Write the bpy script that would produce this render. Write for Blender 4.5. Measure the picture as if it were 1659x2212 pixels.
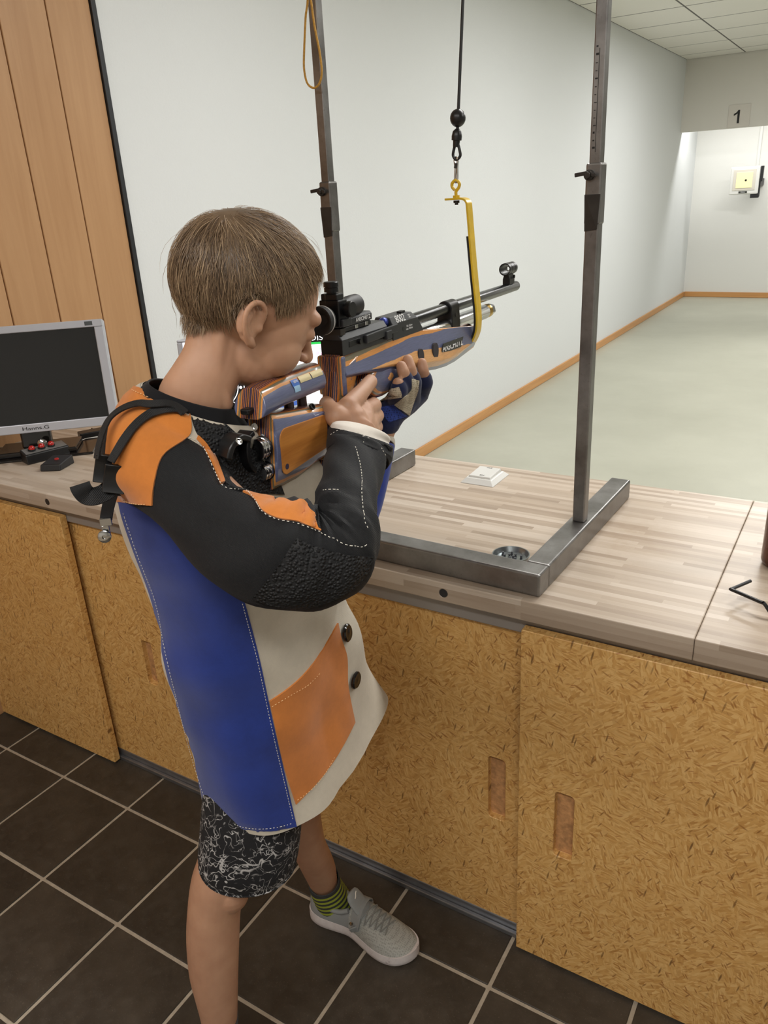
import bpy, bmesh, math, random
from mathutils import Vector, Matrix, Euler
from mathutils.bvhtree import BVHTree
random.seed(7)
S = bpy.context.scene
COL = S.collection
for o in list(bpy.data.objects): bpy.data.objects.remove(o)

# ------------------------------------------------------------------ camera
# world: X along the firing counter, Y down range, Z up, metres
CAM = Vector((0, 0, 1.411)); F = 1680.0; W, H = 1659.0, 2212.0
R3 = Matrix(((0.85490957, 0.51613691, -0.05227163), (-0.15399682, 0.34870251, 0.92449529), (0.49539339, -0.7823102, 0.37759256)))
cd = bpy.data.cameras.new('camera'); co = bpy.data.objects.new('camera', cd); COL.objects.link(co)
co.matrix_world = Matrix.Translation(CAM) @ R3.transposed().to_4x4()
cd.sensor_fit = 'VERTICAL'; cd.sensor_height = 24.0; cd.lens = F / H * 24.0; cd.clip_start = .02; cd.clip_end = 60
S.camera = co
# ------------------------------------------------------------------ light and exposure
S.view_settings.view_transform = 'Standard'; S.view_settings.look = 'None'
S.view_settings.exposure = 0.08; S.view_settings.gamma = 1.0; S.view_settings.use_curve_mapping = False
wd = bpy.data.worlds.new('world'); S.world = wd; wd.use_nodes = True
wd.node_tree.nodes['Background'].inputs[0].default_value = (.9, .95, 1, 1)
wd.node_tree.nodes['Background'].inputs[1].default_value = .15
CEIL = 2.57
LAMPS = [  # ceiling luminaires: x, y, length x, length y, watts, kelvin-like tint
    (0.55, -0.75, 1.2, .30, 27, (1, .97, .93)),
    (-0.95, -0.75, 1.2, .30, 20, (1, .97, .93)),
    (-0.35, 2.15, 1.2, .30, 27, (1, .985, .965)),
    (1.5, 2.15, 1.2, .30, 24, (1, .985, .965)),
    (-0.2, 4.6, 1.2, .30, 38, (1, .985, .965)),
    (-0.2, 7.2, 1.2, .30, 52, (1, .985, .965)),
]
def area(name, loc, sx, sy, power, col, rot=(0, 0, 0), spread=180):
    l = bpy.data.lights.new(name, 'AREA'); l.shape = 'RECTANGLE'; l.size = sx; l.size_y = sy; l.energy = power; l.color = col
    l.spread = math.radians(spread)
    o = bpy.data.objects.new(name, l); o.location = loc; o.rotation_euler = rot; COL.objects.link(o); return o
for i, (x, y, sx, sy, p, c) in enumerate(LAMPS): area('ceiling_lamp_light', (x, y, CEIL - .055), sx, sy, p, c)
# strip lamps hidden behind the lintel that light the target bay
area('target_bay_light', (-1.0, 10.02, 2.12), 2.0, .12, 17, (1, .99, .97))

# ------------------------------------------------------------------ helpers
def ray(u, v): return (R3.transposed() @ Vector((u - W / 2, -(v - H / 2), -F))).normalized()
def on(u, v, axis, val):
    d = ray(u, v); return CAM + d * ((val - CAM[axis]) / d[axis])
def pY(u, v, y): return on(u, v, 1, y)
def pX(u, v, x): return on(u, v, 0, x)
def pZ(u, v, z): return on(u, v, 2, z)
def s2l(c):
    c = c / 255.0; return c / 12.92 if c <= .04045 else ((c + .055) / 1.055) ** 2.4
def C(r, g, b): return (s2l(r), s2l(g), s2l(b), 1)

def newmat(name):
    m = bpy.data.materials.new(name); m.use_nodes = True; nt = m.node_tree
    return m, nt, nt.nodes['Principled BSDF'], nt.nodes['Material Output']
def N(nt, t, **kw):
    n = nt.nodes.new(t)
    for k, v in kw.items():
        if k.startswith('i_'):
            key = k[2:].replace('_', ' ')
            n.inputs[int(key) if key.isdigit() else key].default_value = v
        else: setattr(n, k, v)
    return n
def L(nt, a, b): nt.links.new(a, b)
def ramp(nt, fac, stops, interp='LINEAR'):
    r = N(nt, 'ShaderNodeValToRGB'); r.color_ramp.interpolation = interp
    e = r.color_ramp.elements
    while len(e) < len(stops): e.new(.5)
    for el, (p, c) in zip(e, stops): el.position = p; el.color = c if len(c) == 4 else (*c, 1)
    L(nt, fac, r.inputs[0]); return r.outputs[0]
def coords(nt, scale=(1, 1, 1), rot=(0, 0, 0), kind='Object', loc=(0, 0, 0)):
    t = N(nt, 'ShaderNodeTexCoord'); m = N(nt, 'ShaderNodeMapping')
    m.inputs['Scale'].default_value = scale; m.inputs['Rotation'].default_value = rot; m.inputs['Location'].default_value = loc
    L(nt, t.outputs[kind], m.inputs[0]); return m.outputs[0]
def noise(nt, vec, scale, detail=3, rough=.55, dist=0):
    n = N(nt, 'ShaderNodeTexNoise'); n.inputs['Scale'].default_value = scale; n.inputs['Detail'].default_value = detail
    n.inputs['Roughness'].default_value = rough; n.inputs['Distortion'].default_value = dist
    L(nt, vec, n.inputs['Vector']); return n.outputs['Fac']
def mixc(nt, fac, a, b, mode='MIX'):
    n = N(nt, 'ShaderNodeMix', data_type='RGBA', blend_type=mode)
    for s, x in ((n.inputs[0], fac), (n.inputs[6], a), (n.inputs[7], b)):
        if hasattr(x, 'is_linked') or hasattr(x, 'links'): L(nt, x, s)
        else: s.default_value = x
    return n.outputs[2]
def math_(nt, op, a, b=None, c=None):
    n = N(nt, 'ShaderNodeMath', operation=op)
    for s, x in zip(n.inputs, (a, b, c)):
        if x is None: continue
        if hasattr(x, 'links'): L(nt, x, s)
        else: s.default_value = x
    return n.outputs[0]
def bump(nt, bsdf, h, strength=.3, dist=.002):
    b = N(nt, 'ShaderNodeBump'); b.inputs['Strength'].default_value = strength; b.inputs['Distance'].default_value = dist
    L(nt, h, b.inputs['Height']); L(nt, b.outputs[0], bsdf.inputs['Normal'])
def P(name, col, rough=.5, metal=0, var=None, bmp=None, coat=0, sheen=0, spec=None, emit=None, sss=0, stretch=(1, 1, 1)):
    """plain principled; var=(scale, amount) mottles the colour, bmp=(scale, strength, dist)"""
    m, nt, b, out = newmat(name)
    b.inputs['Base Color'].default_value = col; b.inputs['Roughness'].default_value = rough; b.inputs['Metallic'].default_value = metal
    b.inputs['Coat Weight'].default_value = coat; b.inputs['Sheen Weight'].default_value = sheen
    if spec is not None: b.inputs['Specular IOR Level'].default_value = spec
    if sss: b.inputs['Subsurface Weight'].default_value = sss; b.inputs['Subsurface Radius'].default_value = (.012, .004, .002); b.inputs['Subsurface Scale'].default_value = 1
    if var or bmp: v = coords(nt, stretch)
    if var:
        n = noise(nt, v, var[0], 4)
        k = var[1]; dark = tuple(x * (1 - k) for x in col[:3]) + (1,); lite = tuple(min(1, x * (1 + k)) for x in col[:3]) + (1,)
        L(nt, ramp(nt, n, [(.3, dark), (.7, lite)]), b.inputs['Base Color'])
    if bmp: bump(nt, b, noise(nt, v, bmp[0], 3), bmp[1], bmp[2] if len(bmp) > 2 else .002)
    if emit:
        b.inputs['Emission Color'].default_value = emit[0]; b.inputs['Emission Strength'].default_value = emit[1]
    return m

class MB:
    """collects geometry for ONE mesh object; faces may carry a material slot"""
    def __init__(s): s.v = []; s.f = []; s.m = []
    def add(s, vs, fs, mi=0):
        o = len(s.v); s.v += [tuple(x) for x in vs]; s.f += [tuple(i + o for i in f) for f in fs]; s.m += [mi] * len(fs); return s
    def box(s, a, b, mi=0):
        (x0, y0, z0), (x1, y1, z1) = a, b
        vs = [(x, y, z) for z in (z0, z1) for y in (y0, y1) for x in (x0, x1)]
        return s.add(vs, [(0, 2, 3, 1), (4, 5, 7, 6), (0, 1, 5, 4), (1, 3, 7, 5), (3, 2, 6, 7), (2, 0, 4, 6)], mi)
    def obox(s, c, ax, ay, az, mi=0):
        """oriented box: centre and three half-axis vectors"""
        c, ax, ay, az = Vector(c), Vector(ax), Vector(ay), Vector(az)
        vs = [c + i * ax + j * ay + k * az for k in (-1, 1) for j in (-1, 1) for i in (-1, 1)]
        return s.add(vs, [(0, 2, 3, 1), (4, 5, 7, 6), (0, 1, 5, 4), (1, 3, 7, 5), (3, 2, 6, 7), (2, 0, 4, 6)], mi)
    def loft(s, rings, cap=True, closed=True, mi=0):
        n = len(rings[0]); vs = [p for r in rings for p in r]; fs = []
        for i in range(len(rings) - 1):
            for j in range(n if closed else n - 1):
                k = (j + 1) % n; fs.append((i * n + j, i * n + k, (i + 1) * n + k, (i + 1) * n + j))
        if cap: fs.append(tuple(range(n - 1, -1, -1))); fs.append(tuple((len(rings) - 1) * n + j for j in range(n)))
        return s.add(vs, fs, mi)
    def tube(s, path, r, seg=10, cap=True, mi=0, flat=None):
        """tube along a path; r number or list; flat=(w, t, normal) for a strap"""
        P_ = [Vector(p) for p in path]; rings = []; up = None
        for i, p in enumerate(P_):
            t = (P_[min(i + 1, len(P_) - 1)] - P_[max(i - 1, 0)]).normalized()
            if up is None: up = t.orthogonal().normalized()
            up = (up - t * up.dot(t)).normalized(); bi = t.cross(up)
            rr = r[i] if isinstance(r, (list, tuple)) else r
            rings.append([p + (up * math.cos(a) + bi * math.sin(a)) * rr for a in [2 * math.pi * k / seg for k in range(seg)]])
        return s.loft(rings, cap, True, mi)
    def strap(s, path, normals, w, t, mi=0):
        P_ = [Vector(p) for p in path]; rings = []
        for i, p in enumerate(P_):
            tg = (P_[min(i + 1, len(P_) - 1)] - P_[max(i - 1, 0)]).normalized()
            n = Vector(normals[i]) if isinstance(normals, list) else Vector(normals)
            n = (n - tg * n.dot(tg)).normalized(); b = tg.cross(n)
            rings.append([p + b * w / 2 + n * t / 2, p - b * w / 2 + n * t / 2, p - b * w / 2 - n * t / 2, p + b * w / 2 - n * t / 2])
        return s.loft(rings, True, True, mi)
    def lathe(s, origin, axis, prof, seg=24, mi=0, cap=True):
        """prof = [(distance along axis, radius)...]"""
        o = Vector(origin); a = Vector(axis).normalized(); u = a.orthogonal().normalized(); w = a.cross(u)
        rings = [[o + a * d + (u * math.cos(t) + w * math.sin(t)) * max(r, 1e-5) for t in [2 * math.pi * k / seg for k in range(seg)]] for d, r in prof]
        return s.loft(rings, cap, True, mi)
    def prism(s, pts, dvec, mi=0):
        d = Vector(dvec); a = [Vector(p) for p in pts]; return s.loft([a, [p + d for p in a]], True, True, mi)
    def sphere(s, c, rx, ry=None, rz=None, seg=20, mi=0):
        ry = ry or rx; rz = rz or rx; n = seg // 2
        return s.loft([[(c[0] + rx * math.sin(t) * math.cos(p), c[1] + ry * math.sin(t) * math.sin(p), c[2] + rz * math.cos(t)) for p in [2 * math.pi * k / seg for k in range(seg)]]
                       for t in [math.pi * max(.02, min(n - .02, i)) / n for i in range(n + 1)]][::-1], True, True, mi)
    def build(s, name, mat, parent=None, smooth=True, bevel=0, seg=2, sub=0, local=False, ang=40, solid=0):
        me = bpy.data.meshes.new(name); me.from_pydata(s.v, [], s.f); me.validate()
        mats = mat if isinstance(mat, (list, tuple)) else [mat]
        for m in mats: me.materials.append(m)
        if len(mats) > 1:
            for p, i in zip(me.polygons, s.m): p.material_index = i
        bm = bmesh.new(); bm.from_mesh(me); bmesh.ops.recalc_face_normals(bm, faces=bm.faces); bm.to_mesh(me); bm.free()
        return link(name, me, parent, smooth, bevel, seg, sub, local, ang, solid)
def link(name, me, parent=None, smooth=True, bevel=0, seg=2, sub=0, local=False, ang=40, solid=0):
    o = bpy.data.objects.new(name, me); COL.objects.link(o)
    if smooth: me.polygons.foreach_set('use_smooth', [True] * len(me.polygons)); me.set_sharp_from_angle(angle=math.radians(ang))
    if parent is not None: setpar(o, parent, local)
    if solid: m = o.modifiers.new('solid', 'SOLIDIFY'); m.thickness = solid; m.offset = -1
    if bevel: m = o.modifiers.new('bevel', 'BEVEL'); m.width = bevel; m.segments = seg; m.limit_method = 'ANGLE'; m.angle_limit = math.radians(35); m.harden_normals = False
    if sub: m = o.modifiers.new('sub', 'SUBSURF'); m.levels = sub; m.render_levels = sub
    return o
def setpar(o, parent, local=False):
    o.parent = parent
    if not local:
        w = parent['_mw'] if '_mw' in parent else None
        o.matrix_parent_inverse = world_of(parent).inverted()
def world_of(o):
    m = o.matrix_basis.copy()
    if o.parent: m = world_of(o.parent) @ o.matrix_parent_inverse @ m
    return m
def tag(o, label=None, cat=None, group=None, kind=None):
    if label: o['label'] = label
    if cat: o['category'] = cat
    if group: o['group'] = group
    if kind: o['kind'] = kind
    return o
def thing(name, label, cat, loc=(0, 0, 0), group=None, mat=None):
    o = bpy.data.objects.new(name, None); COL.objects.link(o); o.empty_display_size = .05
    if mat is not None: o.matrix_basis = mat
    else: o.location = loc
    return tag(o, label, cat, group)
def baked(o):
    """replace a modified object's mesh by its evaluated mesh"""
    dg = bpy.context.evaluated_depsgraph_get(); dg.update(); ev = o.evaluated_get(dg)
    me = bpy.data.meshes.new_from_object(ev); old = o.data; o.modifiers.clear(); o.data = me
    me.name = old.name; return o
def cut(o, cutters):
    """boolean difference with temporary meshes, applied"""
    for c in cutters:
        m = o.modifiers.new('cut', 'BOOLEAN'); m.operation = 'DIFFERENCE'; m.object = c; m.solver = 'EXACT'
    baked(o)
    for c in cutters: bpy.data.objects.remove(c)
    return o
def text(s, size, mw, mat, name='lettering', parent=None, ext=.0003, align='CENTER', squash=1.0, local=False):
    """lettering as mesh; mw places the text plane (x = reading direction, y = up)"""
    cu = bpy.data.curves.new(name, 'FONT'); cu.body = s; cu.size = size; cu.extrude = ext; cu.align_x = align; cu.align_y = 'CENTER'; cu.resolution_u = 3
    t = bpy.data.objects.new(name, cu); COL.objects.link(t)
    dg = bpy.context.evaluated_depsgraph_get(); dg.update()
    me = bpy.data.meshes.new_from_object(t.evaluated_get(dg)); bpy.data.objects.remove(t)
    me.transform(mw @ Matrix.Diagonal((squash, 1, 1, 1))); me.materials.clear(); me.materials.append(mat)
    return link(name, me, parent, smooth=False, local=local)
def frame(o, x, y):
    """matrix from origin, x direction, y direction"""
    x = Vector(x).normalized(); z = x.cross(Vector(y)).normalized(); y = z.cross(x)
    m = Matrix((x, y, z)).transposed().to_4x4(); m.translation = Vector(o); return m
def crv(pts, n=8):
    """Catmull-Rom through points"""
    P_ = [Vector(p) for p in pts]; out = []
    for i in range(len(P_) - 1):
        a = P_[max(i - 1, 0)]; b = P_[i]; c = P_[i + 1]; d = P_[min(i + 2, len(P_) - 1)]
        for k in range(n):
            t = k / n
            out.append(.5 * ((2 * b) + (c - a) * t + (2 * a - 5 * b + 4 * c - d) * t * t + (3 * b - a - 3 * c + d) * t ** 3))
    out.append(P_[-1]); return out
# ------------------------------------------------------------------ materials of the room
def mat_wall(name, col, sc=140, st=.35):
    m, nt, b, _ = newmat(name); v = coords(nt)
    n1 = noise(nt, v, 1.3, 3); n2 = noise(nt, v, sc, 4, .65)
    L(nt, mixc(nt, math_(nt, 'MULTIPLY', n1, .12), col, tuple(x * .8 for x in col[:3]) + (1,)), b.inputs['Base Color'])
    b.inputs['Roughness'].default_value = .85; bump(nt, b, n2, st, .003); return m
WALL = mat_wall('white_roughcast', C(226, 229, 230))
WALL2 = mat_wall('white_paint', C(232, 232, 228), 300, .1)
LINTEL = mat_wall('lintel_paint', C(222, 219, 211), 300, .1)
CEILM = mat_wall('ceiling_panel', C(238, 236, 228), 420, .25)
TBAR = P('ceiling_grid', C(96, 94, 88), .7)
def mat_lino():
    m, nt, b, _ = newmat('range_floor'); v = coords(nt)
    n1 = noise(nt, v, .9, 5, .6); n2 = noise(nt, v, 9, 5, .7)
    c = ramp(nt, n1, [(.3, C(170, 170, 154)), (.7, C(190, 190, 174))])
    c = mixc(nt, math_(nt, 'MULTIPLY', n2, .35), c, C(160, 160, 146)); L(nt, c, b.inputs['Base Color'])
    b.inputs['Roughness'].default_value = .42; return m
LINO = mat_lino()
def mat_tile():
    m, nt, b, _ = newmat('dark_floor_tile'); v = coords(nt)
    oi = N(nt, 'ShaderNodeObjectInfo')
    n1 = noise(nt, v, 6, 5, .65); n2 = noise(nt, v, 260, 4, .7); n3 = noise(nt, v, 46, 4, .7)
    c = ramp(nt, n1, [(.28, C(40, 35, 29)), (.72, C(70, 63, 54))])
    c = mixc(nt, ramp(nt, n3, [(.5, (0, 0, 0)), (.8, (.3, .3, .3))]), c, C(88, 81, 70))
    c = mixc(nt, ramp(nt, n2, [(.60, (0, 0, 0)), (.78, (.55, .55, .55))]), c, C(120, 112, 98))
    hs = N(nt, 'ShaderNodeHueSaturation'); L(nt, c, hs.inputs['Color'])
    L(nt, math_(nt, 'MULTIPLY_ADD', oi.outputs['Random'], .35, .82), hs.inputs['Value']); L(nt, hs.outputs[0], b.inputs['Base Color'])
    L(nt, ramp(nt, n3, [(.3, (.38,) * 3), (.7, (.6,) * 3)]), b.inputs['Roughness']); bump(nt, b, n2, .18, .0012); return m
TILE = mat_tile()
GROUT = P('grout', C(172, 160, 142), .9, var=(60, .12), bmp=(300, .3))
def mat_wood(name, base, dark, rough=.42, axis='Z', sc=1.0):
    m, nt, b, _ = newmat(name)
    st = {'Z': (14, 14, .9), 'Y': (14, .9, 14), 'X': (.9, 14, 14)}[axis]
    oi = N(nt, 'ShaderNodeObjectInfo')
    vv = coords(nt, tuple(x * sc for x in st)); va = N(nt, 'ShaderNodeVectorMath', operation='ADD'); L(nt, vv, va.inputs[0]); L(nt, oi.outputs['Random'], va.inputs[1])
    n1 = noise(nt, va.outputs[0], 2.2, 5, .6, .6); n2 = noise(nt, va.outputs[0], 14, 4, .6)
    c = ramp(nt, n1, [(.3, base), (.62, tuple((a + 2 * d) / 3 for a, d in zip(base, dark))), (.75, dark)])
    c = mixc(nt, math_(nt, 'MULTIPLY', n2, .3), c, dark)
    L(nt, c, b.inputs['Base Color']); b.inputs['Roughness'].default_value = rough; bump(nt, b, n2, .06, .001); return m
BEECH = mat_wood('beech_panelling', C(192, 150, 108), C(174, 131, 90), .4)
TRIMW = mat_wood('beech_skirting', C(214, 160, 100), C(190, 134, 78), .4, 'Y')
BLACKM = P('black_trim', C(30, 32, 36), .45)
GROOVE = P('panel_groove', C(176, 128, 84), .7)

WX = -2.09      # left wall plane
FRONT = 1.05    # cabinet front plane
# ------------------------------------------------------------------ floor: dark tiles on grout
fl = tag(MB().box((WX, -2.6, -.05), (3.2, 1.30, -.003)).build('floor', GROUT, smooth=False), 'dark square floor tiles with pale grout lines in front of the counter', kind='structure')
pt, gx, gy, g = .2497, -.4255, .9495, .0040
tile_me = None
for i in range(-7, 6):
    for j in range(-6, 2):
        x0, y0 = gx + i * pt, gy + j * .2505
        x1, y1 = x0 + pt, y0 + .2505
        if x1 < WX + .02 or x0 > 1.3: continue
        if x0 >= WX:
            if tile_me is None:
                t = MB().box((g, g, -.01), (pt - g, .2505 - g, 0)).build('tile', TILE, None, False, .0012, 1); tile_me = baked(t).data
                bpy.data.objects.remove(t)
            o = bpy.data.objects.new('tile', tile_me); COL.objects.link(o); o.location = (x0, y0, random.uniform(-.0004, .0004)); setpar(o, fl)
        else:
            o = MB().box((WX, y0 + g, -.01), (x1 - g, y1 - g, 0)).build('tile', TILE, fl, False, .0012, 1)
tag(MB().box((WX, 1.30, -.05), (4.2, 10.9, -.001)).build('range_floor', LINO, smooth=False), 'pale grey-green linoleum floor of the shooting lane', kind='structure')
# ------------------------------------------------------------------ walls
tag(MB().box((WX - .1, 1.85, 0), (WX, 10.9, CEIL)).build('wall_left', WALL, smooth=False), 'white roughcast wall along the left of the lane', kind='structure')
tag(MB().box((WX - .1, -2.7, 0), (WX - .012, 1.85, CEIL)).build('wall_left', GROOVE, smooth=False), 'beech board panelling on the left wall beside the counter', kind='structure')
pw = bpy.data.objects['wall_left.001']
for k in range(24):
    y1 = 1.846 - k * .1563; y0 = y1 - .1525
    if y0 < -1.9: break
    MB().box((WX - .012, y0, 0), (WX + .004, y1, CEIL - .001)).build('plank', BEECH, pw, False, .0025, 2)
tag(MB().box((WX - .012, 1.848, 0), (WX + .011, 1.866, CEIL)).build('trim_1', BLACKM, None, False, .002), 'black edge strip ending the beech panelling', kind='structure')
tag(MB().box((WX, 1.866, 0), (WX + .014, 10.73, .062)).build('baseboard_left', TRIMW, None, False, .004), 'beech skirting board along the white wall', kind='structure')
tag(MB().box((WX, 10.75, 0), (4.2, 10.85, CEIL)).build('wall_back', WALL2, smooth=False), 'white end wall behind the target', kind='structure')
tag(MB().box((WX + .014, 10.733, 0), (4.2, 10.75, .062)).build('baseboard_back', mat_wood('beech_skirting_x', C(214, 160, 100), C(190, 134, 78), .4, 'X'), None, False, .004), 'beech skirting board across the end wall', kind='structure')
tag(MB().box((4.2, -2.7, 0), (4.3, 10.9, CEIL)).build('wall_right', WALL2, smooth=False), 'white wall far to the right', kind='structure')
tag(MB().box((WX, -2.7, 0), (4.2, -2.6, CEIL)).build('wall_front', WALL2, smooth=False), 'white wall behind the photographer', kind='structure')
tag(MB().box((WX, 9.82, 1.868), (4.2, 9.90, CEIL)).build('wall_lintel', LINTEL, smooth=False), 'grey beige lintel above the bright target bay', kind='structure')
# ------------------------------------------------------------------ ceiling: lay-in panels in a grid
ce = tag(MB().box((WX - .1, -2.7, CEIL), (4.3, 10.95, CEIL + .05)).build('ceiling', TBAR, smooth=False), 'suspended ceiling of pale square panels', kind='structure')
pan = None; PX, PY = .579, .645
for i in range(11):
    for j in range(-5, 15):
        x0 = WX + i * PX; y0 = 9.46 - (j + 1) * PY if j >= 0 else 9.46 + (-j - 1) * PY
        y1 = y0 + PY
        if j < 0 and (y1 > 9.82 or j < -1): y1 = 9.82
        if y1 - y0 < .05 or x0 > 4.1 or y0 < -.3: continue
        if i > 5 and y0 < 5: continue
        full = abs(y1 - y0 - PY) < .001
        if full and pan is None:
            o = MB().box((.006, .009, -.001), (PX - .006, PY - .009, .01)).build('ceiling_panel', CEILM, None, False, .002, 1); pan = baked(o).data; bpy.data.objects.remove(o)
        if full:
            o = bpy.data.objects.new('ceiling_panel', pan); COL.objects.link(o); o.location = (x0, y0, CEIL); setpar(o, ce)
        else: MB().box((x0 + .006, y0 + .009, CEIL - .001), (x0 + PX - .006, y1 - .009, CEIL + .01)).build('ceiling_panel', CEILM, ce, False, .002, 1)
# ceiling luminaires (they carry the lamps at the top of the script)
DIFF = P('lamp_diffuser', C(250, 250, 245), .5, emit=((1, .97, .92, 1), 3.0))
LAMPW = P('lamp_housing', C(235, 235, 232), .4)
for n, (x, y, sx, sy, p, c) in enumerate(LAMPS):
    t = thing('ceiling_light', 'white ceiling light ' + ('above the tiles on the camera right', 'above the tiles on the panelling side', 'just beyond the counter above the steel frame', 'just beyond the counter above the next lane', 'over the near half of the lane floor', 'over the far half of the lane floor')[n], 'light', (x, y, CEIL - .045), 'ceiling lights')
    MB().box((x - sx / 2 - .02, y - sy / 2 - .02, CEIL - .045), (x + sx / 2 + .02, y + sy / 2 + .02, CEIL - .0015)).build('housing', LAMPW, t, False, .004)
    MB().box((x - sx / 2, y - sy / 2, CEIL - .05), (x + sx / 2, y + sy / 2, CEIL - .046)).build('diffuser', DIFF, t, False)
# target bay strip lamp behind the lintel
t = thing('strip_light', 'white strip light behind the lintel above the target', 'light', (-1, 10.02, 2.13))
MB().box((-2.02, 9.95, 2.13), (.02, 10.09, 2.19)).build('housing', LAMPW, t, False, .004)
MB().box((-2.0, 9.97, 2.19), (0, 10.07, CEIL)).build('bracket', LAMPW, t, False)

# ------------------------------------------------------------------ counter cabinet with chipboard sliding doors
def mat_osb():
    m, nt, b, _ = newmat('chipboard'); oi = N(nt, 'ShaderNodeObjectInfo')
    cols = []
    for k, (ry, sc, sx) in enumerate(((.25, 150, 2.2), (1.35, 170, 2.4), (2.3, 140, 2.1))):
        v = coords(nt, (1, 1, 1), (0, ry, 0)); va = N(nt, 'ShaderNodeVectorMath', operation='ADD'); L(nt, v, va.inputs[0]); L(nt, oi.outputs['Random'], va.inputs[1])
        mp = N(nt, 'ShaderNodeMapping'); mp.inputs['Scale'].default_value = (sx, 1, .55); L(nt, va.outputs[0], mp.inputs[0])
        wn = N(nt, 'ShaderNodeTexNoise'); wn.inputs['Scale'].default_value = 30; L(nt, mp.outputs[0], wn.inputs['Vector'])
        ad = N(nt, 'ShaderNodeVectorMath', operation='MULTIPLY_ADD'); L(nt, wn.outputs['Color'], ad.inputs[0]); ad.inputs[1].default_value = (.03, .03, .03); L(nt, mp.outputs[0], ad.inputs[2])
        vo = N(nt, 'ShaderNodeTexVoronoi'); vo.inputs['Scale'].default_value = sc; L(nt, ad.outputs[0], vo.inputs['Vector'])
        sp = N(nt, 'ShaderNodeSeparateColor'); L(nt, vo.outputs['Color'], sp.inputs[0])
        cols.append((sp.outputs[0], sp.outputs[1], mp.outputs[0], vo.outputs['Distance']))
    ramps = [ramp(nt, c[0], [(0, C(196, 148, 82)), (.35, C(214, 168, 100)), (.75, C(228, 188, 122)), (1, C(182, 132, 68))]) for c in cols]
    base = coords(nt); va = N(nt, 'ShaderNodeVectorMath', operation='ADD'); L(nt, base, va.inputs[0]); L(nt, oi.outputs['Random'], va.inputs[1])
    n1 = noise(nt, va.outputs[0], 26, 3); n2 = noise(nt, va.outputs[0], 19, 3)
    c = mixc(nt, ramp(nt, n1, [(.47, (0, 0, 0)), (.53, (1, 1, 1))]), ramps[0], ramps[1])
    c = mixc(nt, ramp(nt, n2, [(.5, (0, 0, 0)), (.56, (1, 1, 1))]), c, ramps[2])
    # darker slivers
    for k, (ry, sc, sx, th) in enumerate(((.5, 70, 3.6, .90), (1.9, 84, 4, .90), (-.2, 40, 5, .94), (1.1, 46, 4, .92), (2.6, 60, 4.5, .91))):
        v = coords(nt, (1, 1, 1), (0, ry, 0), loc=(k * 3.1, 0, k)); va2 = N(nt, 'ShaderNodeVectorMath', operation='ADD'); L(nt, v, va2.inputs[0]); L(nt, oi.outputs['Random'], va2.inputs[1])
        mp = N(nt, 'ShaderNodeMapping'); mp.inputs['Scale'].default_value = (sx, 1, .8); L(nt, va2.outputs[0], mp.inputs[0])
        vo = N(nt, 'ShaderNodeTexVoronoi'); vo.inputs['Scale'].default_value = sc; L(nt, mp.outputs[0], vo.inputs['Vector'])
        sp = N(nt, 'ShaderNodeSeparateColor'); L(nt, vo.outputs['Color'], sp.inputs[0])
        fine = noise(nt, mp.outputs[0], sc * 4, 2)
        near = ramp(nt, vo.outputs['Distance'], [(.22, (1, 1, 1)), (.42, (0, 0, 0))])
        mk = math_(nt, 'MULTIPLY', ramp(nt, sp.outputs[0], [(th, (0, 0, 0)), (th + .01, (1, 1, 1))]), near)
        mk = math_(nt, 'MULTIPLY', mk, math_(nt, 'MULTIPLY_ADD', fine, .8, .35))
        c = mixc(nt, mk, c, (C(146, 92, 42), C(160, 98, 46), C(92, 58, 28), C(150, 96, 44), C(128, 82, 38))[k])
    big = noise(nt, va.outputs[0], 3.5, 3)
    c = mixc(nt, math_(nt, 'MULTIPLY', big, .25), c, C(176, 126, 62))
    L(nt, c, b.inputs['Base Color']); b.inputs['Roughness'].default_value = .48
    bump(nt, b, cols[0][0], .1, .0008); return m
OSB = mat_osb()
OSBD = P('routed_chipboard', C(186, 138, 90), .7, var=(90, .3), bmp=(160, .5))
ALU = P('brushed_aluminium', C(150, 152, 156), .38, .85, var=(30, .12))
DARKRAIL = P('dark_rail', C(150, 145, 140), .45, .3)
INSIDE = P('cabinet_inside', C(120, 84, 44), .8)
cab = thing('counter_cabinet', 'long low cabinet with chipboard sliding doors under the counter', 'cabinet', (-.9, 1.3, 0))
MB().box((WX + .002, FRONT + .055, .0), (1.25, 1.60, .757)).build('carcass', INSIDE, cab, False)
MB().box((WX + .002, FRONT + .030, .0), (1.25, FRONT + .055, .030)).build('bottom_rail', ALU, cab, False, .002)
MB().box((WX + .002, FRONT + .021, .0), (1.25, FRONT + .030, .012)).build('bottom_rail', ALU, cab, False, .002)
MB().box((WX + .002, FRONT + .0200, .718), (1.25, FRONT + .031, .757)).build('top_rail', DARKRAIL, cab, False, .002)
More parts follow.
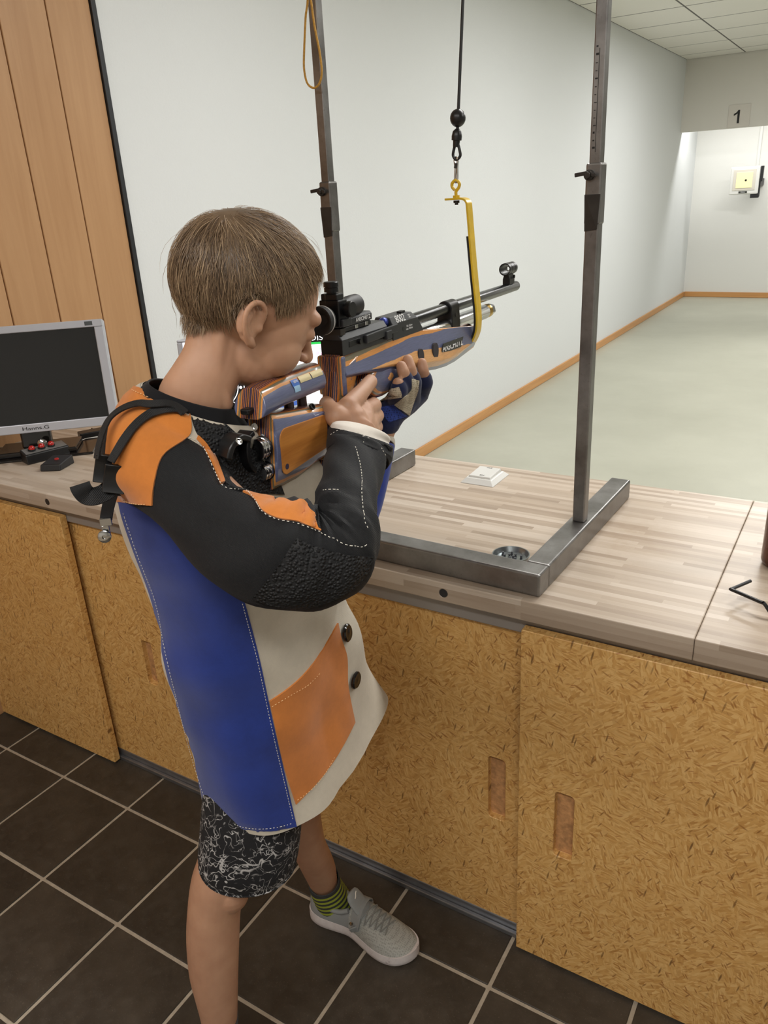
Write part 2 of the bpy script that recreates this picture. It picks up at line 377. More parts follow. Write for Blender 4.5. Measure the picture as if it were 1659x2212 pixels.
def door(x0, x1, y0, z0, z1, pulls):
    d = MB().box((x0, y0, z0), (x1, y0 + .019, z1)).build('sliding_door', OSB, cab, False)
    cs = []
    for (px, pz0, pz1) in pulls:
        w = .0175; pts = []
        for (cx, cz, a0) in ((px + w - .008, pz1 - .008, 0), (px - w + .008, pz1 - .008, 1), (px - w + .008, pz0 + .008, 2), (px + w - .008, pz0 + .008, 3)):
            for q in range(6): a = math.pi / 2 * (a0 + q / 5); pts.append((cx + .008 * math.cos(a), y0 - .01, cz + .008 * math.sin(a)))
        cs.append(MB().prism(pts, (0, .0245, 0)).build('cutter', OSB, None, False))
    if cs: cut(d, cs)
    for (px, pz0, pz1) in pulls: MB().box((px - .0172, y0 + .0135, pz0 + .0005), (px + .0172, y0 + .0147, pz1 - .0005)).build('finger_pull', OSBD, d, False, .005, 3)
    m = d.modifiers.new('bevel', 'BEVEL'); m.width = .0012; m.segments = 1; m.limit_method = 'ANGLE'
    return d
d = door(WX + .004, -1.584, FRONT, .006, .737, []); tag(d, 'outer chipboard door at the left end')
d = door(-1.63, -1.0, FRONT + .032, .026, .74, [(-1.40, .30, .425)])
d = door(-.998, -.39, FRONT + .032, .026, .74, [(-.468, .283, .428)])
d = door(-.411, .32, FRONT, .006, .737, [(-.326, .283, .428)]); tag(d, 'outer chipboard door nearest the camera')
d = door(.325, 1.1, FRONT, .006, .737, [])
# ------------------------------------------------------------------ worktop, two lengths butted together
def mat_butcher():
    m, nt, b, _ = newmat('stave_laminate')
    v = coords(nt); sx = N(nt, 'ShaderNodeSeparateXYZ'); L(nt, v, sx.inputs[0])
    # rows along x; front face uses z, top uses y
    rowc = math_(nt, 'ADD', sx.outputs[1], math_(nt, 'MULTIPLY', sx.outputs[2], -1.0))
    cb = N(nt, 'ShaderNodeCombineXYZ'); L(nt, sx.outputs[0], cb.inputs[0]); L(nt, rowc, cb.inputs[1])
    br = N(nt, 'ShaderNodeTexBrick'); br.offset = .37; br.offset_frequency = 2; br.squash = .7; br.squash_frequency = 3
    br.inputs['Scale'].default_value = 1; br.inputs['Brick Width'].default_value = .30; br.inputs['Row Height'].default_value = .0125; br.inputs['Mortar Size'].default_value = 0
    br.inputs['Color1'].default_value = (0, 0, 0, 1); br.inputs['Color2'].default_value = (1, 1, 1, 1); br.inputs['Mortar'].default_value = (.3, .3, .3, 1); br.inputs['Bias'].default_value = 0
    L(nt, cb.outputs[0], br.inputs['Vector'])
    mp = N(nt, 'ShaderNodeMapping'); mp.inputs['Scale'].default_value = (3, 60, 1); L(nt, cb.outputs[0], mp.inputs[0])
    add = N(nt, 'ShaderNodeVectorMath', operation='ADD'); L(nt, mp.outputs[0], add.inputs[0]); L(nt, br.outputs[0], add.inputs[1])
    n1 = noise(nt, add.outputs[0], 2.2, 5, .65, .5); n2 = noise(nt, mp.outputs[0], .35, 3); n3 = noise(nt, add.outputs[0], 9, 4, .7)
    f = math_(nt, 'ADD', math_(nt, 'MULTIPLY', br.outputs[0], .62), math_(nt, 'MULTIPLY', n1, .38))
    c = ramp(nt, f, [(.1, C(142, 125, 108)), (.35, C(168, 152, 135)), (.6, C(185, 171, 155)), (.85, C(202, 190, 176))])
    c = mixc(nt, ramp(nt, n2, [(.4, (0, 0, 0)), (.75, (.5, .5, .5))]), c, C(182, 164, 144))
    c = mixc(nt, math_(nt, 'MULTIPLY', n3, .34), c, C(156, 138, 118))
    # brownish patch right of the frame, elliptical falloff broken up by noise
    gp = N(nt, 'ShaderNodeVectorMath', operation='SUBTRACT'); L(nt, v, gp.inputs[0]); gp.inputs[1].default_value = (-.315, 1.36, .794)
    gs = N(nt, 'ShaderNodeVectorMath', operation='MULTIPLY'); L(nt, gp.outputs[0], gs.inputs[0]); gs.inputs[1].default_value = (9, 5.5, 3)
    gl = N(nt, 'ShaderNodeVectorMath', operation='LENGTH'); L(nt, gs.outputs[0], gl.inputs[0])
    w = ramp(nt, gl.outputs['Value'], [(.25, (.55,) * 3), (1, (0,) * 3)]); w = math_(nt, 'MULTIPLY', w, noise(nt, v, 42, 4, .7))
    c = mixc(nt, w, c, C(132, 100, 62))
    L(nt, c, b.inputs['Base Color']); b.inputs['Roughness'].default_value = .36; b.inputs['Specular IOR Level'].default_value = .5
    bump(nt, b, n3, .03, .0005); return m
BUTCHER = mat_butcher()
ZT = .794
wt = MB().box((WX + .002, 1.046, .757), (-.1449, 1.640, ZT)).build('worktop', BUTCHER, None, False)
cs = [MB().lathe((x, 1.0, .7735), (0, 1, 0), [(0, .0078), (.07, .0078)], 20).build('cutter', BUTCHER, None, False) for x in (-.552, -1.612)]
cut(wt, cs); mb = wt.modifiers.new('bevel', 'BEVEL'); mb.width = .0020; mb.segments = 3; mb.limit_method = 'ANGLE'; mb.angle_limit = math.radians(60)
tag(wt, 'pale stave patterned worktop carrying the steel frame and monitors', 'worktop')
for x in (-.552, -1.612): MB().lathe((x, 1.0466, .7735), (0, 1, 0), [(0, .0077), (.01, .0077)], 20).build('hole_shade_disc', BLACKM, wt)  # black disc inside each hole mouth, painting the shade of the bore
wt2 = MB().box((-.1443, 1.046, .757), (1.25, 1.640, ZT)).build('worktop', BUTCHER, None, False, .0020, 3)
tag(wt2, 'pale stave patterned worktop right of the seam, under the bottle', 'worktop')
# ------------------------------------------------------------------ target bay
WHITEP = P('white_plastic', C(232, 232, 228), .35)
CREAMP = P('cream_plastic', C(222, 216, 204), .5)
BLACKP = P('black_plastic', C(22, 22, 23), .35)
BLACKS = P('satin_black', C(28, 28, 30), .5)
INK = P('black_ink', C(24, 23, 22), .6)
WINK = P('white_ink', C(225, 225, 225), .6)
TY = 10.30
a, b = pY(1576, 424, TY), pY(1647, 358, TY)
x0, x1, z0, z1 = -1.605, -1.300, 1.195, 1.488
t = thing('electronic_target', 'white square electronic target with glowing yellow window in bay one', 'target', (-1.45, TY, z0))
MB().box((x0, TY, z0), (x1, TY + .05, z1)).build('housing', WHITEP, t, False, .012, 3)
MB().box((x0 + .035, TY - .003, z0 + .045), (x1 - .035, TY + .001, z1 - .03)).build('face_plate', CREAMP, t, False, .003)
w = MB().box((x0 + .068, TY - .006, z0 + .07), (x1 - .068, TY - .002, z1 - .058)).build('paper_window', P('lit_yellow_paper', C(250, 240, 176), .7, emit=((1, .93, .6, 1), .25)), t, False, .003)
MB().lathe((-1.436, TY - .0065, 1.345), (0, -1, 0), [(0, .0115), (.0008, .0115)], 18).build('black_bull', INK, w)
n = MB().box((x0 + .105, TY - .005, z0 + .014), (x1 - .11, TY - .001, z0 + .036)).build('name_plate', P('olive_black', C(44, 46, 38), .5), t, False, .002)
text('DISAG', .016, frame((-1.455, TY - .0055, z0 + .025), (1, 0, 0), (0, 0, 1)), WINK, 'lettering', n)
mb = MB(); mb.box((x1 + .004, TY + .01, z0 + .13), (x1 + .034, TY + .06, z1 - .002)); mb.box((x1 - .004, TY + .03, z0 - .03), (x1 + .016, TY + .06, z0 + .14)); mb.box((x1 - .075, TY + .005, z0 - .04), (x1 + .012, TY + .06, z0 + .006)); mb.box((x1 - .16, TY + .05, z0 + .08), (x1 + .0, 10.75, z0 + .16))
mb.build('wall_bracket', BLACKS, t, False, .004)
du = tag(MB().box((-1.405, 10.735, 1.36), (-1.375, 10.75, CEIL)).build('cable_duct', WHITEP, None, False, .003), 'white cable duct on the end wall above the target', 'duct')
sg = thing('lane_number_sign', 'pale square plate with black number 1 on the lintel', 'sign', (-1.51, 9.815, 1.9))
MB().box((-1.615, 9.8135, 1.875), (-1.40, 9.819, 2.09)).build('plate', P('sign_plate', C(214, 209, 200), .35), sg, False, .001)
MB().prism([(x - 1.527, 9.813, z + 1.975) for x, z in ((.004, -.064), (.026, -.064), (.026, .064), (.010, .064), (-.006, .042), (-.032, .028), (-.032, .010), (-.010, .020), (.004, .030))], (0, -.0015, 0)).build('numeral', INK, sg, False)

# ------------------------------------------------------------------ steel rest frame on the worktop
def mat_steel():
    m, nt, b, _ = newmat('raw_steel'); v = coords(nt)
    n1 = noise(nt, v, 9, 5, .65); n2 = noise(nt, v, 160, 4, .7)
    c = ramp(nt, n1, [(.25, C(90, 88, 86)), (.5, C(126, 124, 122)), (.8, C(156, 155, 153))])
    c = mixc(nt, ramp(nt, n2, [(.6, (0, 0, 0)), (.8, (.5,) * 3)]), c, C(72, 64, 56)); L(nt, c, b.inputs['Base Color'])
    b.inputs['Metallic'].default_value = .8; L(nt, ramp(nt, n1, [(.3, (.27,) * 3), (.7, (.42,) * 3)]), b.inputs['Roughness']); bump(nt, b, n2, .06, .0006); return m
STEEL = mat_steel(); STEELD = P('dark_steel', C(58, 55, 52), .45, .6, var=(40, .2))
rot = Matrix.Rotation(math.radians(-1.6), 4, 'Z')
fo = Vector((-.655, 1.315, ZT))
fr = thing('steel_rest_frame', 'bare steel rifle rest frame with two telescopic uprights on the worktop', 'frame', mat=Matrix.Translation(fo) @ rot)
q = .0205; e = .0003
MB().box((-.275, -.243, e), (.275, -.202, .041)).build('front_bar', STEEL, fr, False, .004, 3, local=True)
for sx in (-1, 1):
    xc = sx * .2545 + (-.0 if sx > 0 else -.012)
    MB().box((xc - q, -.2022, e), (xc + q, .248, .041)).build('side_bar', STEEL, fr, False, .004, 3, local=True)
    MB().box((xc - .0185, .2475, .003), (xc + .0185, .2495, .0385)).build('end_cap', BLACKP, fr, False, local=True)
    lo = MB().box((xc - .0112, -.0112, .041), (xc + .0112, .0112, .56)).build('lower_tube', STEEL, fr, False, .0025, 2, local=True)
    mb = MB().box((xc - .0128, -.0128, .555), (xc + .0128, .0128, .645)).build('collar', STEEL, lo, False, .003, 2, local=True)
    ws = MB(); ws.lathe((xc - .006, -.0125, .628), (0, -1, 0), [(0, .008), (.006, .008), (.007, .005), (.012, .005)], 14)
    ws.obox((xc - .017, -.021, .630), (.0100, 0, .0012), (0, .0018, 0), (-.0003, 0, .0030))
    ws.obox((xc + .003, -.021, .628), (.004, 0, -.001), (0, .0018, 0), (0, 0, .0028))
    ws.build('wing_screw', STEELD, lo, False, .001, 2, local=True)
    MB().prism([(xc - .0128, -.0128, .60), (xc + .0128, -.0128, .60), (xc + .010, -.0128, .548), (xc - .0112, -.0112, .545)], (0, -.0012, 0)).build('weld_plate', STEELD, lo, False, .001, local=True)
    up = MB().box((xc - .0092, -.0092, .56), (xc + .0092, .0092, 1.20)).build('upper_tube', STEEL, fr, False, .002, 2, local=True)
    if sx > 0:   # height scale written on the tube
        ink = MB(); ink.box((xc - .0006, -.00935, .66), (xc + .0004, -.0091, .80))
        for k in range(14):
            zz = .665 + k * .0105; ink.box((xc - .0052, -.00935, zz), (xc - (.0022 if k % 3 else .001), -.0091, zz + random.choice((.0012, .003, .0022))))
        ink.build('scale_marks', INK, up, False, local=True)
MB().box((-.29, -.0115, 1.20), (.27, .0115, 1.223)).build('cross_bar', STEEL, fr, False, .002, local=True)

# yellow elastic loop hung over the left upright
YELC = P('ochre_cord', C(186, 140, 58), .75, var=(300, .2))
lp = [pY(u, v, 1.297) for u, v in ((664, -40), (660, 40), (657, 110), (657, 150), (664, 180), (678, 190), (690, 180), (695, 155), (690, 110), (680, 60), (673, 10), (668, -40))]
lp = [Vector((p.x, p.y + (.028 if 0 else 0), p.z)) for p in lp]
top = Vector((lp[0].x, 1.315, 2.012))
lp = [top + Vector((.004, .0, 0.007))] + [Vector((lp[0].x - .001, 1.299, 1.95))] + lp + [Vector((lp[-1].x + .002, 1.299, 1.95))] + [top + Vector((.008, 0, .007))]
tag(MB().tube(crv(lp, 6), .0019, 8).build('elastic_loop', YELC), 'thin ochre elastic cord loop hanging on the left upright', 'cord')

# black cord with ball, and the yellow cradle that carries the fore-end
CORDB = P('black_cord', C(20, 20, 21), .55)
CHROME = P('chrome', C(190, 190, 188), .18, 1)
YEL = P('yellow_enamel', C(208, 172, 38), .32, var=(60, .12), coat=.2)
RUB = P('black_rubber', C(18, 18, 18), .7)
HY = 1.266
ball = pY(989, 255, HY); cl = thing('hanging_cord', 'black elastic cord with round ball and loop above the yellow cradle', 'cord', ball)
topc = Vector((-.622, 1.313, 1.9935))
MB().tube([topc, pY(1000, 0, 1.283), pY(990, 242, HY), pY(988, 284, HY)], .0026, 8).build('cord', CORDB, cl)
MB().sphere(ball, .0128, .0128, .0136, 24).build('ball', BLACKP, cl)
f1, f0 = pY(988, 278, HY), pY(986, 305, HY)
MB().lathe(f1, (f0 - f1), [(0, .003), (.004, .0072), (.011, .0085), (.017, .0082), (.0175, .0058), (.027, .0052)], 20).build('ferrule', BLACKP, cl)
MB().tube(crv([pY(985, 306, HY), pY(980, 325, HY), pY(979, 337, HY), pY(986, 345, HY), pY(994, 337, HY), pY(993, 325, HY), pY(988, 306, HY)], 6), .0024, 8).build('loop', CORDB, cl)
sn = thing('snap_hook', 'small steel snap hook linking the black cord and yellow cradle', 'hook', pY(985, 365, HY))
MB().tube(crv([pY(988, 342, HY - .003), pY(985, 340, HY), pY(982, 346, HY + .002), pY(984, 362, HY), pY(983, 384, HY), pY(985, 394, HY), pY(988, 386, HY), pY(988, 362, HY), pY(989, 347, HY)], 6), .0019, 8).build('hook_body', CHROME, sn)
MB().lathe(pY(986, 352, HY), pY(985, 362, HY) - pY(986, 352, HY), [(0, .0034), (.008, .0034)], 14).build('swivel', STEELD, sn)
dR = Vector((-.055, .998, -.011)).normalized()
cr = thing('yellow_cradle', 'yellow painted flat steel cradle hook holding up the rifle fore-end', 'hook', pY(985, 430, HY))
pathpx = [(960, 431), (978, 430), (992, 429), (1001, 431), (1006, 437), (1008, 449), (1013, 510), (1021, 600), (1028, 670), (1029, 700), (1026, 722), (1016, 743), (1002, 757), (985, 764)]
pth = crv([pY(u, v, HY - .011) + dR * .011 for u, v in pathpx], 5)
mb = MB(); rings = []
for i, p in enumerate(pth):
    tg = (pth[min(i + 1, len(pth) - 1)] - pth[max(i - 1, 0)]).normalized(); n = tg.cross(dR).normalized()
    rings.append([p + dR * .011 + n * .0017, p - dR * .011 + n * .0017, p - dR * .011 - n * .0017, p + dR * .011 - n * .0017])
mb.loft(rings).build('flat_bar', YEL, cr, True, .0008, 2)
mb = MB(); rings = []; i0 = 30
for i in range(i0, len(pth)):
    p = pth[i]; tg = (pth[min(i + 1, len(pth) - 1)] - pth[max(i - 1, 0)]).normalized(); n = tg.cross(dR).normalized()
    if i == i0: sgn = 1 if n.x < 0 else -1
    n = n * sgn
    rings.append([p + dR * .0108 + n * .0018, p - dR * .0108 + n * .0018, p - dR * .0108 + n * .0052, p + dR * .0108 + n * .0052])
mb.loft(rings).build('rubber_lining', RUB, cr, True)
eye = crv([pY(986, 426, HY), pY(985, 414, HY), pY(991, 405, HY), pY(992, 396, HY), pY(985, 389, HY), pY(977, 396, HY), pY(977, 404, HY), pY(982, 410, HY)], 6)
MB().tube(eye, .0027, 10).build('screw_eye', YEL, cr)
MB().lathe(pY(986, 422, HY), (0, 0, -1), [(0, .0062), (.005, .0062)], 6).build('nut', YEL, cr, False)
MB().lathe(pY(986, 433, HY), (0, 0, -1), [(0, .0052), (.004, .0052), (.0041, .003), (.007, .003)], 12).build('bolt_end', STEELD, cr)

# ------------------------------------------------------------------ monitors
SILV = P('silver_plastic', C(186, 188, 196), .32, .35)
SCR = P('black_screen', C(19, 20, 21), .22)
GLOSSB = P('gloss_black', C(26, 23, 22), .12)
def plane_hit(u, v, o, n):
    d = ray(u, v); return CAM + d * ((Vector(o) - CAM).dot(n) / d.dot(n))
B = pZ(257, 915, .862); uu = Vector((.735, .678, 0)).normalized(); nn = Vector((uu.y, -uu.x, 0)); tilt = math.radians(7)
uv = (Vector((0, 0, 1)) * math.cos(tilt) - nn * math.sin(tilt)); nv = uu.cross(uv); 
mo = thing('monitor', 'silver rimmed flat monitor with dark screen by the beech panelling', 'monitor', (B.x - .15, B.y - .14, ZT))
wM, hM = .45, .283
def MP(o, s, t, dd): return o - uu * s + uv * t + nv * dd     # s leftwards from the right edge
def slab(o, s0, s1, t0, t1, d0, d1, mb=None):
    mb = mb or MB(); c = MP(o, (s0 + s1) / 2, (t0 + t1) / 2, (d0 + d1) / 2)
    return mb.obox(c, uu * (s1 - s0) / 2, uv * (t1 - t0) / 2, nv * (d1 - d0) / 2)
slab(B, 0, wM, 0, hM, -.045, -.004).build('back_housing', SILV, mo, False, .008, 3)
mb = MB()
for r in ((0, wM, 0, .024), (0, wM, hM - .019, hM), (0, .0215, .024, hM - .019), (wM - .0215, wM, .024, hM - .019)): slab(B, *r, -.004, .008, mb)
bz = mb.build('bezel', SILV, mo, False, .0018, 2)
slab(B, .0215, wM - .0215, .024, hM - .019, -.003, .003).build('screen', SCR, mo, False)
text('Hanns.G', .0135, frame(MP(B, .215, .0115, .0084), uu, uv), INK, 'lettering', bz, .0002, squash=1.5)
slab(B, .024, .044, hM - .0145, hM - .004, .008, .0083).build('sticker', P('sticker_dark', C(70, 74, 76), .4), bz, False)
slab(B, .185, .265, -.045, .02, -.035, -.012).build('stand_neck', GLOSSB, mo, False, .006, 2)
bc = MP(B, .225, 0, -.035); bc.z = ZT
for k, (hw, hd, za, zb, nm) in enumerate(((.15, .075, .0003, .007, 'foot_plate'), (.105, .055, .007, .021, 'foot_block'))):
    MB().obox(bc + Vector((0, 0, (za + zb) / 2)), uu * hw, nn * hd, (0, 0, (zb - za) / 2)).build(nm, GLOSSB, mo, False, .004, 3)
kb = MP(B, .205, -.024, .012); MB().lathe(kb - uv * .006, nn, [(0, .0125), (.005, .0115), (.008, .007), (.0095, 0)], 20).build('chrome_badge', CHROME, mo)
# second monitor, showing the scoring display
TLc = pZ(382, 735, 1.13); TRc = pZ(768, 711, 1.13)
u2 = (TRc - TLc); u2.z = 0; w2 = u2.length; u2.normalize(); n2 = Vector((u2.y, -u2.x, 0)); t2 = math.radians(4)
v2 = (Vector((0, 0, 1)) * math.cos(t2) - n2 * math.sin(t2)); m2n = u2.cross(v2); O2 = TLc - v2 * .27
def slab2(s0, s1, t0, t1, d0, d1, mb=None):
    mb = mb or MB(); c = O2 + u2 * (s0 + s1) / 2 + v2 * (t0 + t1) / 2 + m2n * (d0 + d1) / 2
    return mb.obox(c, u2 * (s1 - s0) / 2, v2 * (t1 - t0) / 2, m2n * (d1 - d0) / 2)
mo2 = thing('scoring_monitor', 'monitor showing the white scoring screen behind the boy and rifle', 'monitor', (O2.x + .2, O2.y + .1, ZT))
slab2(0, w2, 0, .27, -.04, -.004).build('back_housing', SILV, mo2, False, .006, 2)
mb = MB()
for r in ((0, w2, 0, .018), (0, w2, .264, .27), (0, .012, .018, .264), (w2 - .012, w2, .018, .264)): slab2(*r, -.004, .006, mb)
mb.build('bezel', SILV, mo2, False, .002)
def EM(name, c, s): return P(name, c, .4, emit=(c, s))
sc = slab2(.012, w2 - .012, .018, .264, -.003, .001).build('screen', EM('screen_white', C(246, 247, 250), 1.05), mo2, False)
def s2(u, v):
    p = plane_hit(u, v, O2 + m2n * .001, m2n) - O2; return p.dot(u2), p.dot(v2)
hx, hy = s2(648, 737)
slab2(hx, w2 - .013, hy - .004, .2635, .001, .0016).build('header_bar', EM('screen_black', C(12, 12, 14), .3), sc, False)
slab2(hx, w2 - .013, hy - .009, hy - .004, .001, .0017).build('green_line', EM('screen_green', C(40, 190, 80), .9), sc, False)
lx, ly = s2(668, 731); text('DISAG', .0175, frame(O2 + u2 * lx + v2 * ly + m2n * .0019, u2, v2), EM('screen_letters', C(240, 240, 240), 1), 'lettering', sc, .0001, 'LEFT', 1.25)
PINK = EM('screen_pink', C(220, 150, 190), .8); GREYL = EM('screen_grey', C(150, 150, 156), .6)
lx, ly = s2(690, 752); text('unbegr.', .012, frame(O2 + u2 * lx + v2 * ly + m2n * .0016, u2, v2), GREYL, 'lettering', sc, .0001, 'LEFT')
lx, ly = s2(676, 765); text('- Probeschuss -', .012, frame(O2 + u2 * lx + v2 * ly + m2n * .0016, u2, v2), PINK, 'lettering', sc, .0001, 'LEFT')
cx, cy = s2(470, 835); cO = O2 + u2 * cx + v2 * cy
MB().lathe(cO + m2n * .0012, m2n, [(0, .076), (.0005, .076)], 48).build('target_disc', EM('screen_disc', C(10, 10, 12), .3), sc, False)
ringm = EM('screen_ring', C(235, 235, 238), .9)
for rr in (.074, .06, .046, .032, .018):
    mb = MB(); mb.loft([[cO + m2n * .0019 + (u2 * math.cos(a) + v2 * math.sin(a)) * r for a in [math.tau * k / 48 for k in range(48)]] for r in (rr, rr + .0022)], False).build('target_ring', ringm, sc, False)
for k, (aa, rr) in enumerate(((-.35, .066), (-.55, .066), (-.1, .053), (-.9, .052), (.3, .04))):
    MB().lathe(cO + (u2 * math.cos(aa) + v2 * math.sin(aa)) * rr + m2n * .0019, m2n, [(0, .0035), (.0004, .0035)], 16).build('shot_dot', ringm, sc, False)
slab2(.0125, .27, .0185, s2(520, 873)[1], .001, .0024).build('blue_band', EM('screen_blue', C(64, 96, 168), .8), sc, False)
slab2(.14, .27, -.052, .05, -.06, -.041).build('stand_neck', BLACKP, mo2, False, .006)
c2 = O2 + u2 * .2; c2.z = ZT
MB().obox(c2 + Vector((0, 0, .0082)) - n2 * .02, u2 * .12, n2 * .085, (0, 0, .0078)).build('foot_plate', BLACKP, mo2, False, .004, 3)
# ------------------------------------------------------------------ small control boxes and cables
REDB = P('red_button', C(170, 24, 20), .25, coat=.5)
GREYT = P('grey_metal_top', C(150, 150, 148), .35, .6)
A = Vector((-1.852, 1.172, ZT)); ax = Vector((.03, .108, 0)).normalized(); ay = Vector((-ax.y, ax.x, 0))
kb = thing('button_box', 'black box with three red push buttons in front of the dark monitor', 'button box', A)
MB().prism([A + Vector((0, 0, .0005)), A + ay * .045 + Vector((0, 0, .0005)), A + ay * .045 + Vector((0, 0, .034)), A + ay * .004 + Vector((0, 0, .026))], ax * .118).build('case', BLACKP, kb, False, .003, 2)
nt_ = (ax.cross((ay * .041 + Vector((0, 0, .008))).normalized())).normalized()
pl = MB().prism([A + ax * .004 + ay * .008 + Vector((0, 0, .0268)), A + ax * .004 + ay * .041 + Vector((0, 0, .0333)), A + ax * .004 + ay * .041 + Vector((0, 0, .0343)), A + ax * .004 + ay * .008 + Vector((0, 0, .0278))], ax * .11).build('top_plate', GREYT, kb, False)
for k in range(3):
    c = A + ax * (.026 + k * .026) + ay * .024 + Vector((0, 0, .031))
    MB().lathe(c, nt_, [(0, .010), (.004, .010), (.005, .0085)], 18).build('button_collar', BLACKP, kb)
    MB().lathe(c + nt_ * .004, nt_, [(0, .0085), (.004, .0082), (.008, .0055), (.0095, .0005)], 18).build('push_button', REDB, kb)
A = Vector((-1.772, 1.150, ZT)); ax = Vector((.06, .034, 0)).normalized(); ay = Vector((-ax.y, ax.x, 0)); ay = (ay + Vector((.15, .1, 0))).normalized()
k2 = thing('button_box', 'flat black box with one small red button at the counter edge', 'button box', A)
MB().prism([A + Vector((0, 0, .0004)), A + ay * .066 + Vector((0, 0, .0004)), A + ay * .064 + Vector((0, 0, .025)), A + ay * .005 + Vector((0, 0, .017))], ax * .054).build('case', BLACKS, k2, False, .003, 3)
MB().lathe(A + ax * .027 + ay * .036 + Vector((0, 0, .0212)), (0, 0, 1), [(0, .006), (.003, .0055), (.004, .003)], 14).build('push_button', REDB, k2)
bar = [pZ(120, 962, ZT), pZ(192, 948, ZT)]
ab = (bar[1] - bar[0]).normalized(); an = Vector((-ab.y, ab.x, 0))
tag(MB().obox((bar[0] + bar[1]) / 2 + an * .02 + Vector((0, 0, .0095)) + ab * .085, ab * .06, an * .02, (0, 0, .009)).build('power_brick', BLACKP, None, False, .003), 'low black power brick beside the dark monitor foot', 'power supply')
WCAB = P('white_cable', C(205, 203, 196), .5)
ck = lambda *a: crv([pZ(u, v, ZT + h) for u, v, h in a], 6)
tag(MB().tube(ck((160, 957, .012), (180, 950, .006), (210, 944, .003), (250, 938, .003), (300, 930, .003)), .0022, 8).build('cable', WCAB), 'white cable running right from the power brick', 'cable')
tag(MB().tube(ck((198, 926, .004), (215, 931, .003), (250, 930, .003), (310, 920, .003)), .0026, 8).build('cable', BLACKP), 'black cable lying behind the dark monitor foot', 'cable')
tag(MB().tube(crv([(-.93, 1.60, ZT + .0032), (-.955, 1.612, ZT + .0032), (-.985, 1.628, ZT + .0032), (-1.0, 1.6405, ZT + .0028), (-1.006, 1.6440, ZT - .012), (-1.008, 1.6445, ZT - .2)], 6), .0026, 8).build('cable', WCAB), 'pale cable over the back edge by the frame end', 'cable')
# ------------------------------------------------------------------ rocker switch
SWP = P('switch_white', C(204, 204, 200), .35)
sw = thing('rocker_switch', 'white surface rocker switch marked AUS and EIN on the worktop', 'switch', (-.70, 1.55, ZT))
def frust(c, hx, hy, z0, z1, k, kx=0):
    c = Vector(c); return MB().loft([[c + Vector((i * hx * f, j * hy * f, z)) for i, j in ((-1, -1), (1, -1), (1, 1), (-1, 1))] for f, z in ((1, z0), (k, z1))])
frust((-.70, 1.547, ZT), .041, .047, .0003, .0115, .74).build('frame', SWP, sw, False, .0015, 2)
rk = MB(); c = Vector((-.70, 1.547, ZT)); hx, hy = .0275, .032
rk.loft([[c + Vector((i * hx * f, j * hy * f, z)) for i, j, z in zz] for f, zz in ((1, ((-1, -1, .0112), (1, -1, .0112), (1, 1, .0112), (-1, 1, .0112))), (.93, ((-1, -1, .0158), (1, -1, .0158), (1, 1, .0185), (-1, 1, .0185))))])
rk.build('rocker', SWP, sw, False, .001, 2)
text('EIN', .0075, frame((-.697, 1.524, ZT + .0166), (1, 0, 0), (0, 1, .045)), INK, 'lettering', sw, .0001)
text('AUS', .0075, frame((-.699, 1.571, ZT + .0186), (1, 0, 0), (0, 1, .045)), INK, 'lettering', sw, .0001)
# ------------------------------------------------------------------ pellet dish
dc = Vector((-.483, 1.178, ZT))
dish = MB().lathe(dc, (0, 0, 1), [(.0004, .020), (.0004, .029), (.010, .0335), (.0115, .0335), (.0115, .0315), (.003, .0275), (.0025, .001)], 40).build('pellet_dish', P('galvanised', C(150, 156, 158), .28, .9), None)
tag(dish, 'small round metal dish holding pellets inside the frame corner', 'dish')
LEAD = P('lead_pellet', C(96, 98, 102), .4, .7); pm = None
for k in range(11):
    a = k * 2.4; r = .0045 + .0017 * k
    if r > .0225: r = .012
    o = MB().lathe((0, 0, 0), (0, 0, 1), [(0, .0024), (.0028, .0016), (.0046, .0024), (.0056, .0021)], 10).build('pellet', LEAD) if pm is None else bpy.data.objects.new('pellet', pm)
    if pm is None: pm = o.data
    else: COL.objects.link(o)
    o.location = dc + Vector((math.cos(a) * r, math.sin(a) * r, .0034)); o.rotation_euler = (0, 0, a)
    tag(o, 'tiny lead pellet lying in the round metal dish', 'pellet', 'pellets in the metal dish')
# ------------------------------------------------------------------ bent wire rest and brown bottle at the right edge
z = ZT + .021
pts = [pZ(1621, 1255, z), pZ(1579, 1273, z), pZ(1651, 1304, z)]
p3 = Vector((pts[2].x + .018, pts[2].y - .004, ZT + .0035)); p4 = p3 + Vector((.10, -.02, 0)); p5 = p4 + Vector((.03, .09, 0)); p6 = p5 + Vector((-.11, .03, 0))
path = [pts[0], pts[0].lerp(pts[1], .9), pts[1], pts[1].lerp(pts[2], .1), pts[1].lerp(pts[2], .9), pts[2], p3, p3.lerp(p4, .3), p4, p5, p6]
tag(MB().tube(crv(path, 5), .0028, 10).build('wire_rest', BLACKP), 'bent black wire rest standing on the worktop right of the seam', 'rest')
bt = thing('brown_bottle', 'brown glass bottle cut off by the right picture edge', 'bottle', (-.0655, 1.350, ZT))
gl, nt, bb, _ = newmat('brown_glass'); bb.inputs['Base Color'].default_value = C(96, 46, 18); bb.inputs['Roughness'].default_value = .06; bb.inputs['Transmission Weight'].default_value = .55; bb.inputs['IOR'].default_value = 1.5
MB().lathe((-.0655, 1.350, ZT), (0, 0, 1), [(.0003, .001), (.0003, .024), (.003, .0285), (.010, .031), (.12, .031), (.145, .027), (.17, .016), (.20, .0135), (.215, .0135)], 40).build('glass_body', gl, bt)
MB().lathe((-.0655, 1.350, ZT + .2152), (0, 0, 1), [(0, .015), (.012, .015), (.014, .013)], 24).build('cap', BLACKP, bt)
